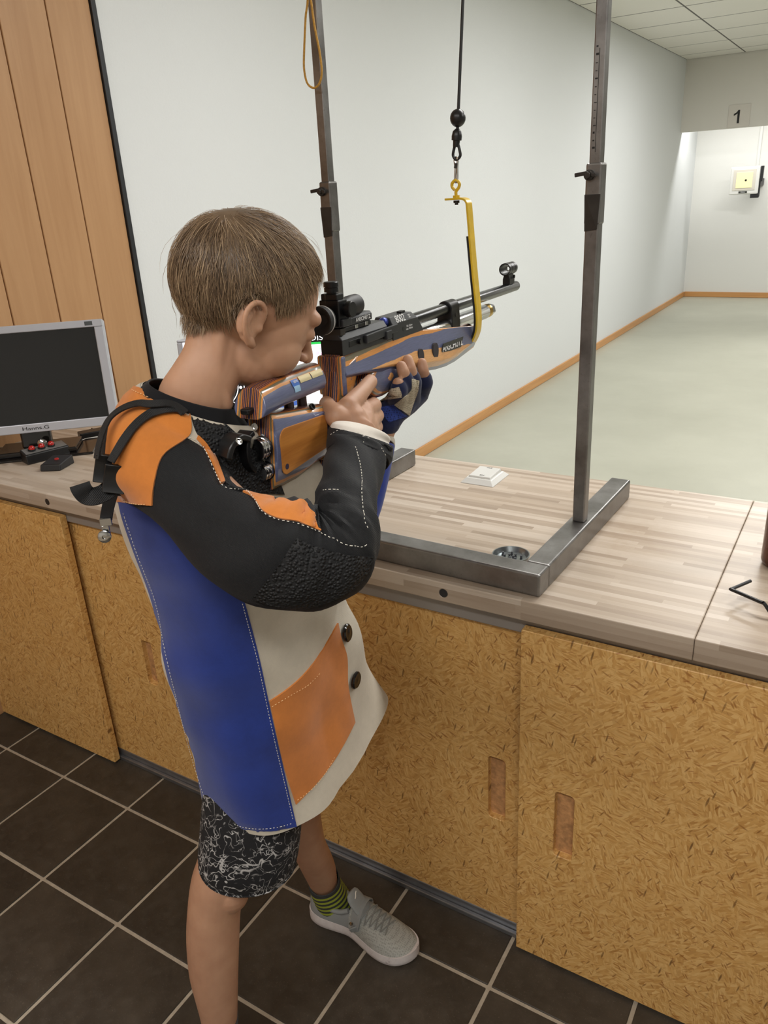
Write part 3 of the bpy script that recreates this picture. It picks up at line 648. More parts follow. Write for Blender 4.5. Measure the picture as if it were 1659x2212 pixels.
# ------------------------------------------------------------------ air rifle, built in its own frame: x right, y towards the muzzle, z up
RO = Vector((-.59, .826, 1.232)); rx = dR.cross(Vector((0, 0, 1))).normalized(); rz = rx.cross(dR)
RM = Matrix((rx, dR, rz)).transposed().to_4x4(); RM.translation = RO
rf = thing('air_rifle', 'match air rifle with blue and orange laminated wood stock held by the boy', 'rifle', mat=RM)
def mat_lam():
    m, nt, b, _ = newmat('laminated_wood'); t = N(nt, 'ShaderNodeTexCoord'); sx = N(nt, 'ShaderNodeSeparateXYZ'); L(nt, t.outputs['Object'], sx.inputs[0])
    mp = N(nt, 'ShaderNodeMapping'); mp.inputs['Scale'].default_value = (40, 6, 40); L(nt, t.outputs['Object'], mp.inputs[0])
    n = noise(nt, mp.outputs[0], 3, 5, .65)
    x = math_(nt, 'ADD', math_(nt, 'ABSOLUTE', sx.outputs[0]), math_(nt, 'MULTIPLY_ADD', n, .0012, -.0006))
    f = math_(nt, 'MULTIPLY', x, 1 / .03)
    PU, OR, OL, BL, TA, BR = C(48, 40, 66), C(184, 112, 48), C(112, 104, 82), C(92, 98, 128), C(212, 158, 100), C(62, 42, 34)
    st = []; pos = 0
    for k, (w_, c) in enumerate([(.0016, PU), (.0008, OR), (.0018, BR), (.0007, OR), (.0018, PU), (.0008, OR), (.0016, PU), (.0007, OR), (.0012, PU), (.0020, OR), (.0022, OL), (.0022, C(206, 140, 70)), (.0056, BL), (.008, TA)]):
        st.append((min(pos / .03, .999), c)); pos += w_
    c = ramp(nt, f, st, 'CONSTANT')
    mp2 = N(nt, 'ShaderNodeMapping'); mp2.inputs['Scale'].default_value = (160, 9, 160); L(nt, t.outputs['Object'], mp2.inputs[0])
    g = noise(nt, mp2.outputs[0], 4, 5, .7)
    hs = N(nt, 'ShaderNodeHueSaturation'); L(nt, c, hs.inputs['Color']); L(nt, math_(nt, 'MULTIPLY_ADD', g, .9, .55), hs.inputs['Value']); L(nt, hs.outputs[0], b.inputs['Base Color'])
    b.inputs['Roughness'].default_value = .33; b.inputs['Coat Weight'].default_value = .6; b.inputs['Coat Roughness'].default_value = .12
    return m
LAM = mat_lam()
INLAY = mat_wood('oiled_inlay', C(214, 146, 72), C(160, 96, 40), .3, 'Y', 3)
RECV = P('black_anodised', C(50, 51, 54), .38, .35); RECD = P('black_oxide', C(20, 20, 22), .35, .3)
BARR = P('blued_steel', C(40, 41, 44), .22, .85); SILVM = P('polished_steel', C(205, 205, 205), .16, 1); BRASS = P('brass', C(196, 160, 84), .25, 1)
GOLDST = P('gold_sticker', C(196, 182, 140), .4, .3); BLUEST = P('blue_sticker', C(64, 110, 190), .35); LBLUEST = P('light_blue_sticker', C(150, 186, 214), .35)
def rl_(mb, nm, mat, bev=0, seg=2, par=None, smooth=True, sub=0): return mb.build(nm, mat, par or rf, smooth, bev, seg, sub, local=True)
# barrel, air cylinder, clamp
rl_(MB().lathe((0, .16, 0), (0, 1, 0), [(0, .0098), (.56, .0098), (.562, .0092), (.5622, .004), (.55, .003)], 28), 'barrel', BARR)
rl_(MB().lathe((0, .19, -.0285), (0, 1, 0), [(0, .0132), (.352, .0132), (.354, .0125)], 28), 'air_cylinder', SILVM)
g_ = rl_(MB().lathe((0, .544, -.0285), (0, 1, 0), [(0, .0118), (.002, .0126), (.016, .0126), (.017, .0105)], 24), 'cylinder_end', BRASS)
rl_(MB().lathe((0, .5612, -.0285), (0, 1, 0), [(0, .0125), (.014, .0125), (.016, .0105)], 6), 'hex_cap', SILVM, .001, par=g_, smooth=False)
mb = MB(); mb.lathe((0, .362, 0), (0, 1, 0), [(0, .0105), (0, .0132), (.034, .0132), (.034, .0105)], 28)
mb.loft([[(x, y, z) for x, z in ((-.0128, .002), (.0128, .002), (.0145, -.022), (.0145, -.036), (-.0145, -.036), (-.0145, -.022))] for y in (.3625, .3955)])
rl_(mb, 'barrel_clamp', RECD, .0012); rl_(MB().lathe((.0143, .379, -.011), (1, 0, 0), [(-.003, .0033), (.0006, .0033)], 14), 'clamp_screw', STEELD)
# front sight
fs = rl_(MB().lathe((0, .655, .0375), (0, 1, 0), [(0, .0098), (0, .0118), (.012, .0118), (.012, .0108), (.0135, .0108), (.0135, .0118), (.030, .0118), (.030, .0108), (.0315, .0108), (.0315, .0118), (.043, .0118), (.043, .0098), (.0, .0098)], 28, cap=False), 'front_sight_tunnel', RECD)
rl_(MB().loft([[(x, y, z) for x, z in ((-.0075, .008), (.0075, .008), (.0075, .018), (.0045, .0275), (-.0045, .0275), (-.0075, .018))] for y in (.664, .693)]), 'front_sight_base', RECD, .001, par=fs, smooth=False)
mb = MB(); mb.lathe((0, .674, .0375), (0, 1, 0), [(0, .0030), (0, .0046), (.002, .0046), (.002, .0030), (0, .0030)], 20, cap=False); mb.box((-.0007, .6745, .0275), (.0007, .6755, .034)); rl_(mb, 'ring_insert', STEEL, par=fs)
rl_(MB().lathe((.0075, .685, .022), (1, 0, 0), [(0, .0032), (.003, .0032)], 12), 'sight_screw', RECD, par=fs)
# receiver
mb = MB()
prof = [(-.0155, -.0125), (.0155, -.0125), (.0155, .008), (.010, .016), (-.010, .016), (-.0155, .008)]
mb.loft([[(x, y, z) for x, z in prof] for y in (.003, .128)])
rc = rl_(mb, 'receiver', RECV, .0012, smooth=False)
rl_(MB().box((-.0162, .0015, -.013), (.0162, .0030, .0078)), 'rear_plate', RECD, .0004, par=rc, smooth=False)
rl_(MB().box((.0148, .020, -.0035), (.0162, .050, .0045)), 'loading_slot', RECD, .0006, par=rc, smooth=False)
rl_(MB().lathe((.0155, .046, .0005), (1, 0, 0), [(0, .004), (.004, .004)], 14), 'slot_pin', RECD, par=rc)
mb = MB(); mb.obox((.0185, .105, .0015), (.0024, 0, 0), (0, .046, .001), (0, 0, .0055)); mb.box((.0165, .112, -.0085), (.0235, .128, .003)); rl_(mb, 'bolt_lever', RECV, .001, par=rc, smooth=False)
rl_(MB().sphere((0.004, .1385, .011), .0075, .0095, .0075, 16), 'bolt_knob', P('blue_anodised', C(54, 66, 140), .3, .6), par=rc)
rl_(MB().lathe((0.002, .118, .010), (0, 1, 0), [(0, .0055), (.02, .0055)], 14), 'bolt', SILVM, par=rc)
bk = rl_(MB().loft([[(x, y, z) for x, z in ((-.0165, -.0155), (.0165, -.0155), (.0165, .0075), (.0115, .0175), (-.0115, .0175), (-.0165, .0075))] for y in (.143, .205)] +
    [[(x, y, z) for (x, z), y in zip(((-.0165, -.0155), (.0165, -.0155), (.0165, .0065), (.0115, .0165), (-.0115, .0165), (-.0165, .0065)), (.246, .246, .225, .213, .213, .225))]]), 'receiver_block', RECV, .0010, smooth=False)
rl_(MB().box((.0008, .186, .0175), (.0088, .199, .0205)), 'sight_stud', RECD, .0006, par=bk, smooth=False)
rl_(MB().lathe((.0163, .176, -.0035), (1, 0, 0), [(-.003, .0034), (.0004, .0034)], 16), 'side_bore', RECD, par=bk)
sl = Vector((-.005, 0, .010)).normalized()
text('8002', .0155, frame((.0143, .171, .0123), (0, 1, 0), sl), WINK, 'lettering', bk, .0002, local=True, squash=.95)
text('S2', .0075, frame((.0144, .2005, .0120), (0, 1, 0), sl), WINK, 'lettering', bk, .0002, local=True)
for k, zz in enumerate((-.001, -.0052)): text('Kal. 4,5mm' if k == 0 else 'max. 200 bar', .0042, frame((.0167, .196, zz), (0, 1, 0), (0, 0, 1)), WINK, 'lettering', bk, .0001, local=True)
mb = MB(); mb.box((-.015, .128, -.0125), (.015, .144, .0015)); rl_(mb, 'breech_floor', RECD, smooth=False, par=rc)
# rear sight
rs = rl_(MB().box((-.0122, .004, .0165), (.0122, .088, .0225)), 'sight_rail', RECD, .0012, smooth=False)
rl_(MB().loft([[(x, y, z) for x, z in ((-.0125, .0228), (.0125, .0228), (.0125, .031), (.010, .0345), (-.010, .0345), (-.0125, .031))] for y in (.024, .091)]), 'sight_base', RECV, .001, par=rs, smooth=False)
for yy in (.047, .074): rl_(MB().box((.0122, yy - .0035, .0172), (.0134, yy + .0035, .0225)), 'clamp_plate', SILVM, .0006, par=rs, smooth=False)
text('ANSCHÜTZ', .0075, frame((.0127, .066, .0275), (0, 1, 0), (0, 0, 1)), WINK, 'lettering', rs, .0002, local=True)
rl_(MB().box((-.012, .003, .014), (.0145, .0155, .0225)), 'rail_clamp', STEELD, .001, par=rs, smooth=False)
mb = MB(); mb.box((-.0145, .002, .024), (.0145, .024, .058)); mb.box((-.012, .003, .0575), (.012, .020, .066)); rl_(mb, 'sight_housing', RECD, .0015, par=rs, smooth=False)
rl_(MB().box((.0142, .004, .0245), (.0185, .026, .0345)), 'side_block', RECV, .001, par=rs, smooth=False)
rl_(MB().lathe((0, .011, .066), (0, 0, 1), [(0, .0065), (.002, .0065), (.002, .0095), (.007, .0095), (.0072, .0085), (.008, .0085), (.0082, .0098), (.0135, .0098), (.0145, .0088)], 24), 'elevation_knob', RECD, par=rs)
rl_(MB().lathe((.0143, .019, .0455), (1, 0, 0), [(0, .0085), (.004, .0088), (.004, .0105), (.010, .0105), (.011, .0095)], 24), 'windage_knob', RECD, par=rs)
rl_(MB().lathe((0.004, .022, .046), (0, 1, 0), [(0, .0095), (.012, .0105), (.022, .0132), (.041, .0136), (.0425, .012), (.0425, .009)], 28), 'glare_tube', BLACKS, par=rs)
ec = rl_(MB().lathe((0, .003, .036), (0, -1, 0), [(0, .009), (.006, .010), (.012, .0165), (.018, .0178), (.027, .0182), (.027, .0165), (.016, .006), (.016, .001)], 36), 'eye_cup', RUB, par=rs)
rl_(MB().lathe((0, -.0135, .036), (0, -1, 0), [(0, .0179), (.0012, .0184), (.0024, .0179)], 36, cap=False), 'eye_cup_ring', P('white_ring', C(190, 190, 188), .4), par=rs)
# stock fore part: layered wood shaped so that the laminations show as long bands
def ztop(y): return -.010 - (.0 if y < .2 else (y - .2) * .118)
def zside(y):
    for (a, za), (b_, zb) in zip(((0, -.037), (.14, -.048), (.26, -.070), (.34, -.076), (.455, -.066)), ((.14, -.048), (.26, -.070), (.34, -.076), (.455, -.066), (.5, -.06))):
        if y <= b_: return za + (zb - za) * (y - a) / (b_ - a)
rings = []
for y in [0, .01, .04, .08, .12, .16, .2, .24, .28, .32, .36, .4, .43, .452]:
    zt, zs = ztop(y), zside(y); k = .40 - .22 * min(1, y / .36); half = []
    for f in (0, .2, .4, .6, .8, .95):
        dpt = (zt - zs) * f; half.append((.0112 + k * dpt + .018 * y - (.02 * max(0, y - .36)), zt - dpt))
    bot = max(zs - .012, -.088) if y > .1 else zs - .004
    half += [(half[-1][0] - .0015, zs - .001), (half[-1][0] * .72, bot), (half[-1][0] * .4, bot - .001)]
    rings.append([(x, y, z) for x, z in half] + [(-x, y, z) for x, z in half[::-1]])
fst = rl_(MB().loft(rings), 'fore_stock', LAM, .001)
lb = rl_(MB().obox((.0252, .335, -.054), (.0006, .0001, 0), (.0004, .041, -.0008), (.0012, .002, .0085)), 'name_plate', RECD, .0015, smooth=False)
text('ANSCHÜTZ', .0155, frame((.0262, .335, -.054), (.01, 1, -.02), (-.14, 0, 1)), WINK, 'lettering', lb, .0002, local=True, squash=1.0)
rl_(MB().lathe((0, .451, -.054), (0, 1, 0), [(0, .019), (.003, .0185), (.004, .017)], 24), 'fore_end_cap', BLACKP)
# accessory slots on the fore-end flank
for yy in (.214, .268):
    pts = [(.0262, yy + .0105 * math.cos(a), -.052 + .0135 * math.sin(a)) for a in [math.tau * q_ / 20 for q_ in range(20)]]
    rl_(MB().prism(pts, (-.004, 0, 0)), 'finger_recess', P('dark_recess', C(46, 40, 44), .7), .0004, smooth=False)
# palm swell ahead of the trigger and the pistol grip
def ell_ring(c, ax, ay, n=24, p=2.0):
    out = []
    for q_ in range(n):
        a = math.tau * q_ / n; ca, sa = math.cos(a), math.sin(a)
        out.append(Vector(c) + Vector(ax) * (abs(ca) ** (2 / p) * (1 if ca >= 0 else -1)) + Vector(ay) * (abs(sa) ** (2 / p) * (1 if sa >= 0 else -1)))
    return out
rl_(MB().sphere((0, .118, -.062), .0235, .060, .030, 32), 'palm_swell', LAM)
gr = [((0, .022, -.022), .0180, .030), ((0, .018, -.045), .0175, .031), ((0, .010, -.065), .0160, .028), ((0, -.002, -.085), .0160, .026), ((0, -.016, -.108), .020, .027), ((0, -.026, -.128), .021, .028), ((0, -.032, -.140), .018, .025)]
rings = [ell_ring(c, (ax_, 0, 0), (0, ay_, ay_ * .25), 28, 2.6) for c, ax_, ay_ in gr]
rl_(MB().loft(rings), 'pistol_grip', LAM, .002)
rl_(MB().box((-.0195, -.0065, -.063), (.0195, .004, -.011)), 'stock_end_block', LAM, .003, smooth=False)
mb = MB(); mb.loft([[(x, -.012, z) for x, z in ((-.014, -.125), (.014, -.125), (.016, -.105), (.012, -.088), (-.012, -.088), (-.016, -.105))], [(x, -.06, z) for x, z in ((-.018, -.135), (.018, -.135), (.020, -.11), (.016, -.085), (-.016, -.085), (-.020, -.11))]])
rl_(mb, 'stock_bridge', LAM, .003)
mb = MB(); mb.tube(crv([(0, .080, -.040), (.0, .086, -.055), (0, .083, -.068), (0, .088, -.076)], 5), .0028, 8); rl_(mb, 'trigger', SILVM)
# cheek piece on two posts
rings = []
for y, zo, kx in ((-.046, -.001, .8), (-.050, 0, .96), (-.07, 0, 1), (-.10, -.0005, 1), (-.14, -.001, 1), (-.158, -.003, 1), (-.176, -.005, 1)):
    half = [(.006, -.0105), (.011, -.0118), (.0145, -.0150), (.0185, -.0205), (.0215, -.0275), (.0222, -.034), (.019, -.041), (.012, -.0445)]
    half = [(x * kx, z + zo) for x, z in half]
    sl_ = lambda z: (-.0262 - z) * .30 if y < -.17 else 0
    rings.append([(x, y - sl_(z), z) for x, z in half] + [(-x, y - sl_(z), z) for x, z in half[::-1]])
ck_ = rl_(MB().loft(rings), 'cheek_piece', LAM, .0012)
rl_(MB().box((-.006, -.190, -.043), (.006, -.168, -.036)), 'slot', RECD, .002, par=ck_, smooth=False)
def sticker(y0, y1, za, zb, nm, mat, xo=.0006):
    def xs(z):
        tab = [(-.0118, .011), (-.0150, .0145), (-.0205, .0185), (-.0275, .0215), (-.034, .0222), (-.041, .019)]
        for (z0_, x0_), (z1_, x1_) in zip(tab, tab[1:]):
            if z >= z1_: return x0_ + (x1_ - x0_) * (z - z0_) / (z1_ - z0_)
        return .019
    mb = MB(); n_ = 5
    grid = [[(xs(za + (zb - za) * i / n_) + xo, y0 + (y1 - y0) * j, za + (zb - za) * i / n_) for j in (0, 1)] for i in range(n_ + 1)]
    mb.loft(grid, False, False); return rl_(mb, nm, mat, par=ck_)
sticker(-.104, -.080, -.0165, -.0235, 'sticker', GOLDST); sticker(-.078, -.054, -.0165, -.0235, 'sticker', GOLDST)
sticker(-.121, -.107, -.0175, -.0245, 'blue_sticker', BLUEST); sticker(-.120, -.108, -.0245, -.0315, 'blue_sticker', LBLUEST)
text('2014', .0045, frame((.0197, -.114, -.0197), (0, 1, 0), (-.6, 0, 1)), WINK, 'lettering', ck_, .0001, local=True)
for yy in (-.104, -.076): rl_(MB().lathe((0, yy, -.04), (0, 0, -1), [(0, .0062), (.03, .0062)], 18), 'cheek_post', P('post_brown', C(74, 62, 62), .35, .6))
# butt stock with inlay
rings = []
half = [(.008, -.0475), (.0145, -.0500), (.0185, -.056), (.0212, -.068), (.0218, -.09), (.0216, -.112), (.0200, -.124), (.014, -.137), (.008, -.1415)]
for y, kx, dz in ((-.046, .86, -.004), (-.050, .95, -.002), (-.08, 1, -.001), (-.12, 1, 0), (-.15, 1, .001), (-.165, 1, .002)):
    rr = []
    for x, z in half:
        yy = y + (max(0, -.10 - z) * .5 if y > -.06 else 0) - ((z + .09) * -.10 if y < -.15 else 0)
        if z < -.125 and y > -.1: z = z + (y + .1) * .35
        if z > -.06: z -= .013 * max(0, min(1, (y + .165) / .11))
        rr.append((x * kx, yy, z + dz))
    rings.append(rr + [(-x, yy, z) for x, yy, z in rr[::-1]])
bs = rl_(MB().loft(rings), 'butt_stock', LAM, .0015)
pts = []
for (cy_, cz_, r_) in ((-.066, -.082, .010), (-.146, -.080, .013), (-.150, -.1135, .009), (-.066, -.108, .008)):
    a0 = {(-.066, -.082): 0, (-.146, -.080): 1, (-.150, -.1135): 2, (-.066, -.108): 3}[(cy_, cz_)]
    for q_ in range(7): a = math.pi / 2 * (a0 + q_ / 6); pts.append((.0208, cy_ + r_ * math.cos(a), cz_ + r_ * math.sin(a)))
il = rl_(MB().prism(pts, (.0016, 0, 0)), 'wood_inlay', INLAY, .0008, smooth=False, par=bs)
rl_(MB().lathe((.0222, -.150, -.113), (1, 0, 0), [(0, .0035), (.0004, .0035)], 16), 'inlay_plug', P('purple_plug', C(52, 44, 66), .5), par=bs)
rl_(MB().lathe((.0165, -.078, -.0585), (.85, 0, .5), [(-.002, .0042), (.001, .0042), (.001, .003), (-.001, .003)], 16), 'cheek_screw', RECD, par=bs)
# butt plate hardware
def tilt_y(z): return -.1655 + (z + .09) * -.10
pp = [(.0062 * math.cos(a) + .006, -.1 + .031 * math.sin(a)) for a in [math.tau * q_ / 24 for q_ in range(24)]]
ph = rl_(MB().loft([[(x, tilt_y(z) - dd, z) for x, z in pp] for dd in (0, .003)]), 'mounting_plate', P('plate_aluminium', C(140, 142, 146), .3, .8), .0006)
rl_(MB().lathe((-.004, tilt_y(-.062), -.062), (0, -1, .1), [(0, .0045), (.001, .0045), (.001, .003), (.0002, .003)], 16), 'stock_screw', SILVM, par=ph)
for zz, rr in ((-.0855, .0128), (-.114, .0104)):
    kn = rl_(MB().lathe((.006, tilt_y(zz) - .002, zz), (0, -1, .06), [(0, .006), (.003, .006), (.003, rr), (.0065, rr), (.007, rr * .93), (.008, rr * .93), (.0085, rr), (.012, rr), (.0125, rr * .93), (.0135, rr * .93), (.014, rr), (.017, rr), (.0175, rr * .8)], 28), 'knurled_nut', SILVM)
    rl_(MB().lathe((.006, tilt_y(zz) - .001, zz), (0, -1, .06), [(0, rr * .9), (.0035, rr * 1.08), (.0045, rr * 1.08)], 24), 'nut_washer', RECD, par=kn)
pl_ = crv([(.002, -.190, -.062), (.002, -.199, -.066), (.002, -.204, -.080), (.002, -.202, -.096), (.002, -.194, -.106)], 6)
rl_(MB().strap(pl_, [(0, -1, 0)] * len(pl_), .020, .006), 'butt_plate', RECD, .0015)
pl_ = crv([(.006, -.201, -.066), (.004, -.214, -.060), (.002, -.226, -.066), (0, -.232, -.080)], 6)
rl_(MB().strap(pl_, [(0, 0, 1)] * len(pl_), .022, .007), 'butt_hook', BLACKP, .002)
rl_(MB().lathe((.012, -.222, -.064), (.8, -.1, .55), [(0, .0042), (.004, .0042), (.0042, .0025), (.003, .0025)], 16), 'hook_screw', SILVM)
# ------------------------------------------------------------------ the boy
VD = Vector((-.65, .76, 0)).normalized(); WD = Vector((.76, .65, 0)).normalized()
def pS(u, v, s):
    """point on the line of sight through a pixel at ground depth s"""
    d = ray(u, v); return CAM + d * (s / d.dot(VD))
def pR(u, v, x):
    """the same on a plane parallel to the rifle, x to its right"""
    d = ray(u, v); return CAM + d * ((x - (CAM - RO).dot(rx)) / d.dot(rx))
def cr1(vals, n):
    out = []
    for i in range(len(vals) - 1):
        a, b_, c, d = vals[max(i - 1, 0)], vals[i], vals[i + 1], vals[min(i + 2, len(vals) - 1)]
        for k in range(n):
            t = k / n; out.append(.5 * (2 * b_ + (c - a) * t + (2 * a - 5 * b_ + 4 * c - d) * t * t + (3 * b_ - a - 3 * c + d) * t ** 3))
    out.append(vals[-1]); return out
def limb(st, ratio=1.0, n=28, sub=4, p=2.0, mb=None, cap=True):
    st = [tuple(q_) + (0,) * (6 - len(q_)) for q_ in st]
    """loft from pairs of outline points: (ax, ay, bx, by, depth)"""
    cols = [cr1([q_[k] for q_ in st], sub) for k in range(6)]
    A = [pS(cols[0][i], cols[1][i], cols[4][i]) for i in range(len(cols[0]))]; B_ = [pS(cols[2][i], cols[3][i], cols[4][i]) for i in range(len(cols[0]))]
    cs_ = [(a + b_) / 2 for a, b_ in zip(A, B_)]; rings = []
    for i, c in enumerate(cs_):
        T = (cs_[min(i + 1, len(cs_) - 1)] - cs_[max(i - 1, 0)]).normalized(); h = (A[i] - B_[i]) / 2
        td = T.cross(h)
        if td.length < 1e-6: td = VD.copy()
        td = td.normalized() * h.length * ratio
        rr = ell_ring(c, h, td, n, p)
        if cols[5][i]:   # slanted opening: the upper side is cut back
            tn = td.normalized(); R_ = td.length; sg_ = 1 if tn.z > 0 else -1
            rr = [q_ - T * cols[5][i] * (sg_ * (q_ - c).dot(tn) / R_) for q_ in rr]
        rings.append(rr)
    return (mb or MB()).loft(rings, cap)
def caps(mb, pts, rad, seg=14):
    """chain of overlapping tapered capsules"""
    for (a, b_), (ra, rb) in zip(zip(pts, pts[1:]), zip(rad, rad[1:])):
        a, b_ = Vector(a), Vector(b_); n = max(2, int((b_ - a).length / (min(ra, rb) * .6)))
        mb.tube([a.lerp(b_, k / n) for k in range(n + 1)], [ra + (rb - ra) * k / n for k in range(n + 1)], seg)
    for q_, r in zip(pts, rad): mb.sphere(Vector(q_), r, seg=seg)
    return mb
boy = thing('person', 'boy in blue, orange and black shooting jacket aiming the rifle over the counter', 'person', (-.75, .74, 0))

# --- head frame
HC = pS(539, 651, .925)
yaw, pit, rol = math.radians(-29), math.radians(-30), math.radians(4)
HM = Matrix.Translation(HC) @ Matrix.Rotation(yaw, 4, 'Z') @ Matrix.Rotation(pit, 4, 'X') @ Matrix.Rotation(rol, 4, 'Y') @ Matrix.Scale(.92, 4)
HI = HM.inverted()
hm = MB()
def hs_(c, rx_, ry_=None, rz_=None, seg=28):
    m = MB().sphere(c, rx_, ry_, rz_, seg); hm.add([HM @ Vector(v) for v in m.v], m.f)
hs_((0, -.010, .020), .0735, .090, .078, 40)
hs_((0, .030, -.014), .0600, .056, .075, 36); hs_((0, .026, -.058), .0490, .052, .042); hs_((0, .060, -.084), .022, .020, .019)
for sx in (-1, 1):
    hs_((sx * .030, .044, -.040), .029, .033, .034); hs_((sx * .026, .072, .014), .020, .013, .011); hs_((sx * .028, .072, -.006), .014, .0135, .011)
    hs_((sx * .0095, .0905, -.036), .0068, .008, .006)
def hcap(pts, rad):
    m = caps(MB(), pts, rad); hm.add([HM @ Vector(v) for v in m.v], m.f)
hcap([(0, .080, .004), (0, .093, -.020), (0, .101, -.033)], [.0075, .0078, .0092])
hs_((0, .080, -.058), .017, .0085, .0055); hs_((0, .0785, -.0665), .015, .0085, .006)
# ears: concha, helix, antihelix, lobe, tragus
for sx in (-1, 1):
    def E_(x, y, z):
        y, z = (y + .012) * .88, (z + .012) * .88; c_, s_ = math.cos(.36), math.sin(.36)
        return (sx * (.0715 + (x - .0715) * .9), -.0175 + y * c_ - z * s_, -.021 + y * s_ + z * c_)
    hs_(E_(.0715, -.010, -.016), .007, .013, .022)
    hel = [E_(.0735, .004, -.010), E_(.0785, .005, .004), E_(.0830, -.003, .0135), E_(.0865, -.014, .0135), E_(.0885, -.0235, .003), E_(.0875, -.0255, -.012), E_(.0840, -.0215, -.027), E_(.0795, -.0155, -.038)]
    hel = [(q_[0] + sx * .0022, q_[1], q_[2]) for q_ in hel]; hcap([Vector(q_) for q_ in crv(hel, 3)], [.0036] * (len(hel) * 3 - 2))
    hcap([E_(.0790, -.0125, -.0375), E_(.0765, -.0085, -.0420)], [.0062, .0050])
    hcap([Vector(q_) for q_ in crv([E_(.0800, -.009, .003), E_(.0830, -.0165, -.006), E_(.0825, -.0175, -.019), E_(.079, -.011, -.030)], 3)], [.0026] * 10)
    hs_(E_(.0755, .0005, -.020), .0045, .0045, .006); hs_(E_(.0735, -.016, -.008), .007, .012, .021)
body = MB(); body.add(hm.v, hm.f)
caps(body, [HM @ Vector((.026, -.030, -.040)), pS(468, 815, .884), pS(488, 872, .888)], [.012, .011, .009])
# neck and hidden trunk
limb([(405, 690, 560, 720, .915), (398, 745, 530, 800, .905), (372, 790, 508, 850, .90), (345, 832, 502, 905, .905), (335, 880, 515, 985, .93)], .80, mb=body)
TOR = [  # z, t left, t right, depth, flatness(x/y), squareness, collar tilt, front hem lift
    (.545, -.168, .150, 1.070, .60, 3.6, 0, 1), (.60, -.172, .132, 1.065, .60, 3.3, 0, .8), (.66, -.176, .117, 1.06, .62, 3.0, 0, .5), (.71, -.179, .111, 1.055, .64, 2.8, 0, .25), (.76, -.182, .103, 1.05, .66, 2.7, 0, .1), (.82, -.185, .090, 1.04, .69, 2.6, 0, 0), (.88, -.186, .086, 1.03, .72, 2.5, 0, 0),
    (.95, -.191, .088, 1.02, .74, 2.5, 0, 0), (1.00, -.197, .090, 1.005, .75, 2.5, 0, 0), (1.05, -.200, .090, .995, .75, 2.5, .05, 0), (1.10, -.196, .072, .972, .76, 2.5, .14, 0), (1.145, -.183, .040, .945, .80, 2.4, .28, 0), (1.172, -.168, .014, .925, .85, 2.3, .38, 0), (1.192, -.148, -.006, .912, .9, 2.2, .45, 0), (1.197, -.141, -.012, .910, .92, 2.2, .46, 0)]
def torso_rings(n, shrink=0.0, sub=4, zmax=9, zmin=0):
    cols = [cr1([q_[k] for q_ in TOR], sub) for k in range(8)]; rings = []
    for z, tl, tr, s, fl_, p, ti, lift in zip(*cols):
        if z > zmax or z < zmin: continue
        qq = p / (p - 1); tc = (tl + tr) / 2
        h = (tr - tl) / 2 - shrink; c = VD * s + WD * tc
        k = ((fl_ * WD.x) ** qq + WD.y ** qq) ** (1 / qq); b_ = h / k; a = b_ * fl_
        rr = ell_ring((c.x, c.y, z), (0, b_, 0), (-a, 0, 0), n, p)
        for q_ in rr:
            t = q_.dot(WD) - tc; q_.z += -ti * t + lift * .040 * max(0, t / .15) ** 2
        rings.append(rr)
    return rings
body.loft(torso_rings(32, .03, 2, zmax=1.18, zmin=.6))
# legs
RL = [(455, 1640, 600, 1640, .99), (440, 1760, 575, 1750, .985), (428, 1850, 548, 1850, .975), (413, 1900, 532, 1900, .97), (405, 1960, 521, 1955, .968), (402, 2030, 517, 2030, .966), (408, 2100, 515, 2100, .964), (420, 2150, 514, 2150, .962), (432, 2195, 513, 2195, .96), (442, 2250, 512, 2250, .958), (440, 2300, 515, 2300, .955)]
limb(RL, 1.0, mb=body)
body.sphere(pS(498, 1925, .955), .030, .030, .036)   # knee cap
LL = [(560, 1640, 690, 1620, 1.10), (592, 1740, 690, 1725, 1.12), (622, 1820, 700, 1805, 1.15), (640, 1855, 715, 1845, 1.17), (655, 1885, 725, 1872, 1.192), (670, 1915, 730, 1902, 1.207), (684, 1948, 748, 1934, 1.224), (695, 1972, 764, 1962, 1.231)]
limb(LL, .95, mb=body)
# right arm and hand
RA = [(385, 900, 300, 1010, .90), (455, 985, 360, 1090, .84), (560, 1090, 510, 1220, .775), (650, 1125, 640, 1265, .755), (700, 1150, 735, 1250, .75), (712, 1135, 785, 1200, .76), (712, 1070, 790, 1095, .80), (722, 1000, 800, 1015, .875), (730, 950, 806, 960, .935), (722, 920, 812, 930, .955)]
limb(RA, .9, mb=body)
W_ = pR(768, 935, .050)
hand = [(pR(752, 878, .040), .0125), (pR(785, 888, .040), .0130), (pR(799, 908, .037), .0125), (pR(802, 930, .033), .0115)]
for (k_, r) in hand: caps(body, [W_.lerp(k_, .0), W_.lerp(k_, .5), k_], [.0235, .0205, r * 1.08])
caps(body, [hand[0][0], pR(782, 846, .036), pR(800, 824, .030), pR(801, 828, .010), pR(797, 832, -.004)], [.0128, .0108, .0098, .0088, .0078])
caps(body, [hand[1][0], pR(808, 876, .030), pR(806, 872, .006), pR(782, 876, -.016)], [.0130, .0108, .010, .009])
caps(body, [hand[2][0], pR(814, 898, .026), pR(810, 894, .002), pR(786, 896, -.016)], [.0122, .0105, .0098, .0085])
caps(body, [hand[3][0], pR(813, 922, .022), pR(808, 918, .002), pR(790, 918, -.012)], [.0112, .0098, .009, .008])
caps(body, [W_.lerp(hand[0][0], .35), pR(728, 900, .034), pR(712, 884, .018), pR(706, 872, -.002), pR(716, 862, -.018)], [.0185, .0155, .0118, .0105, .009])
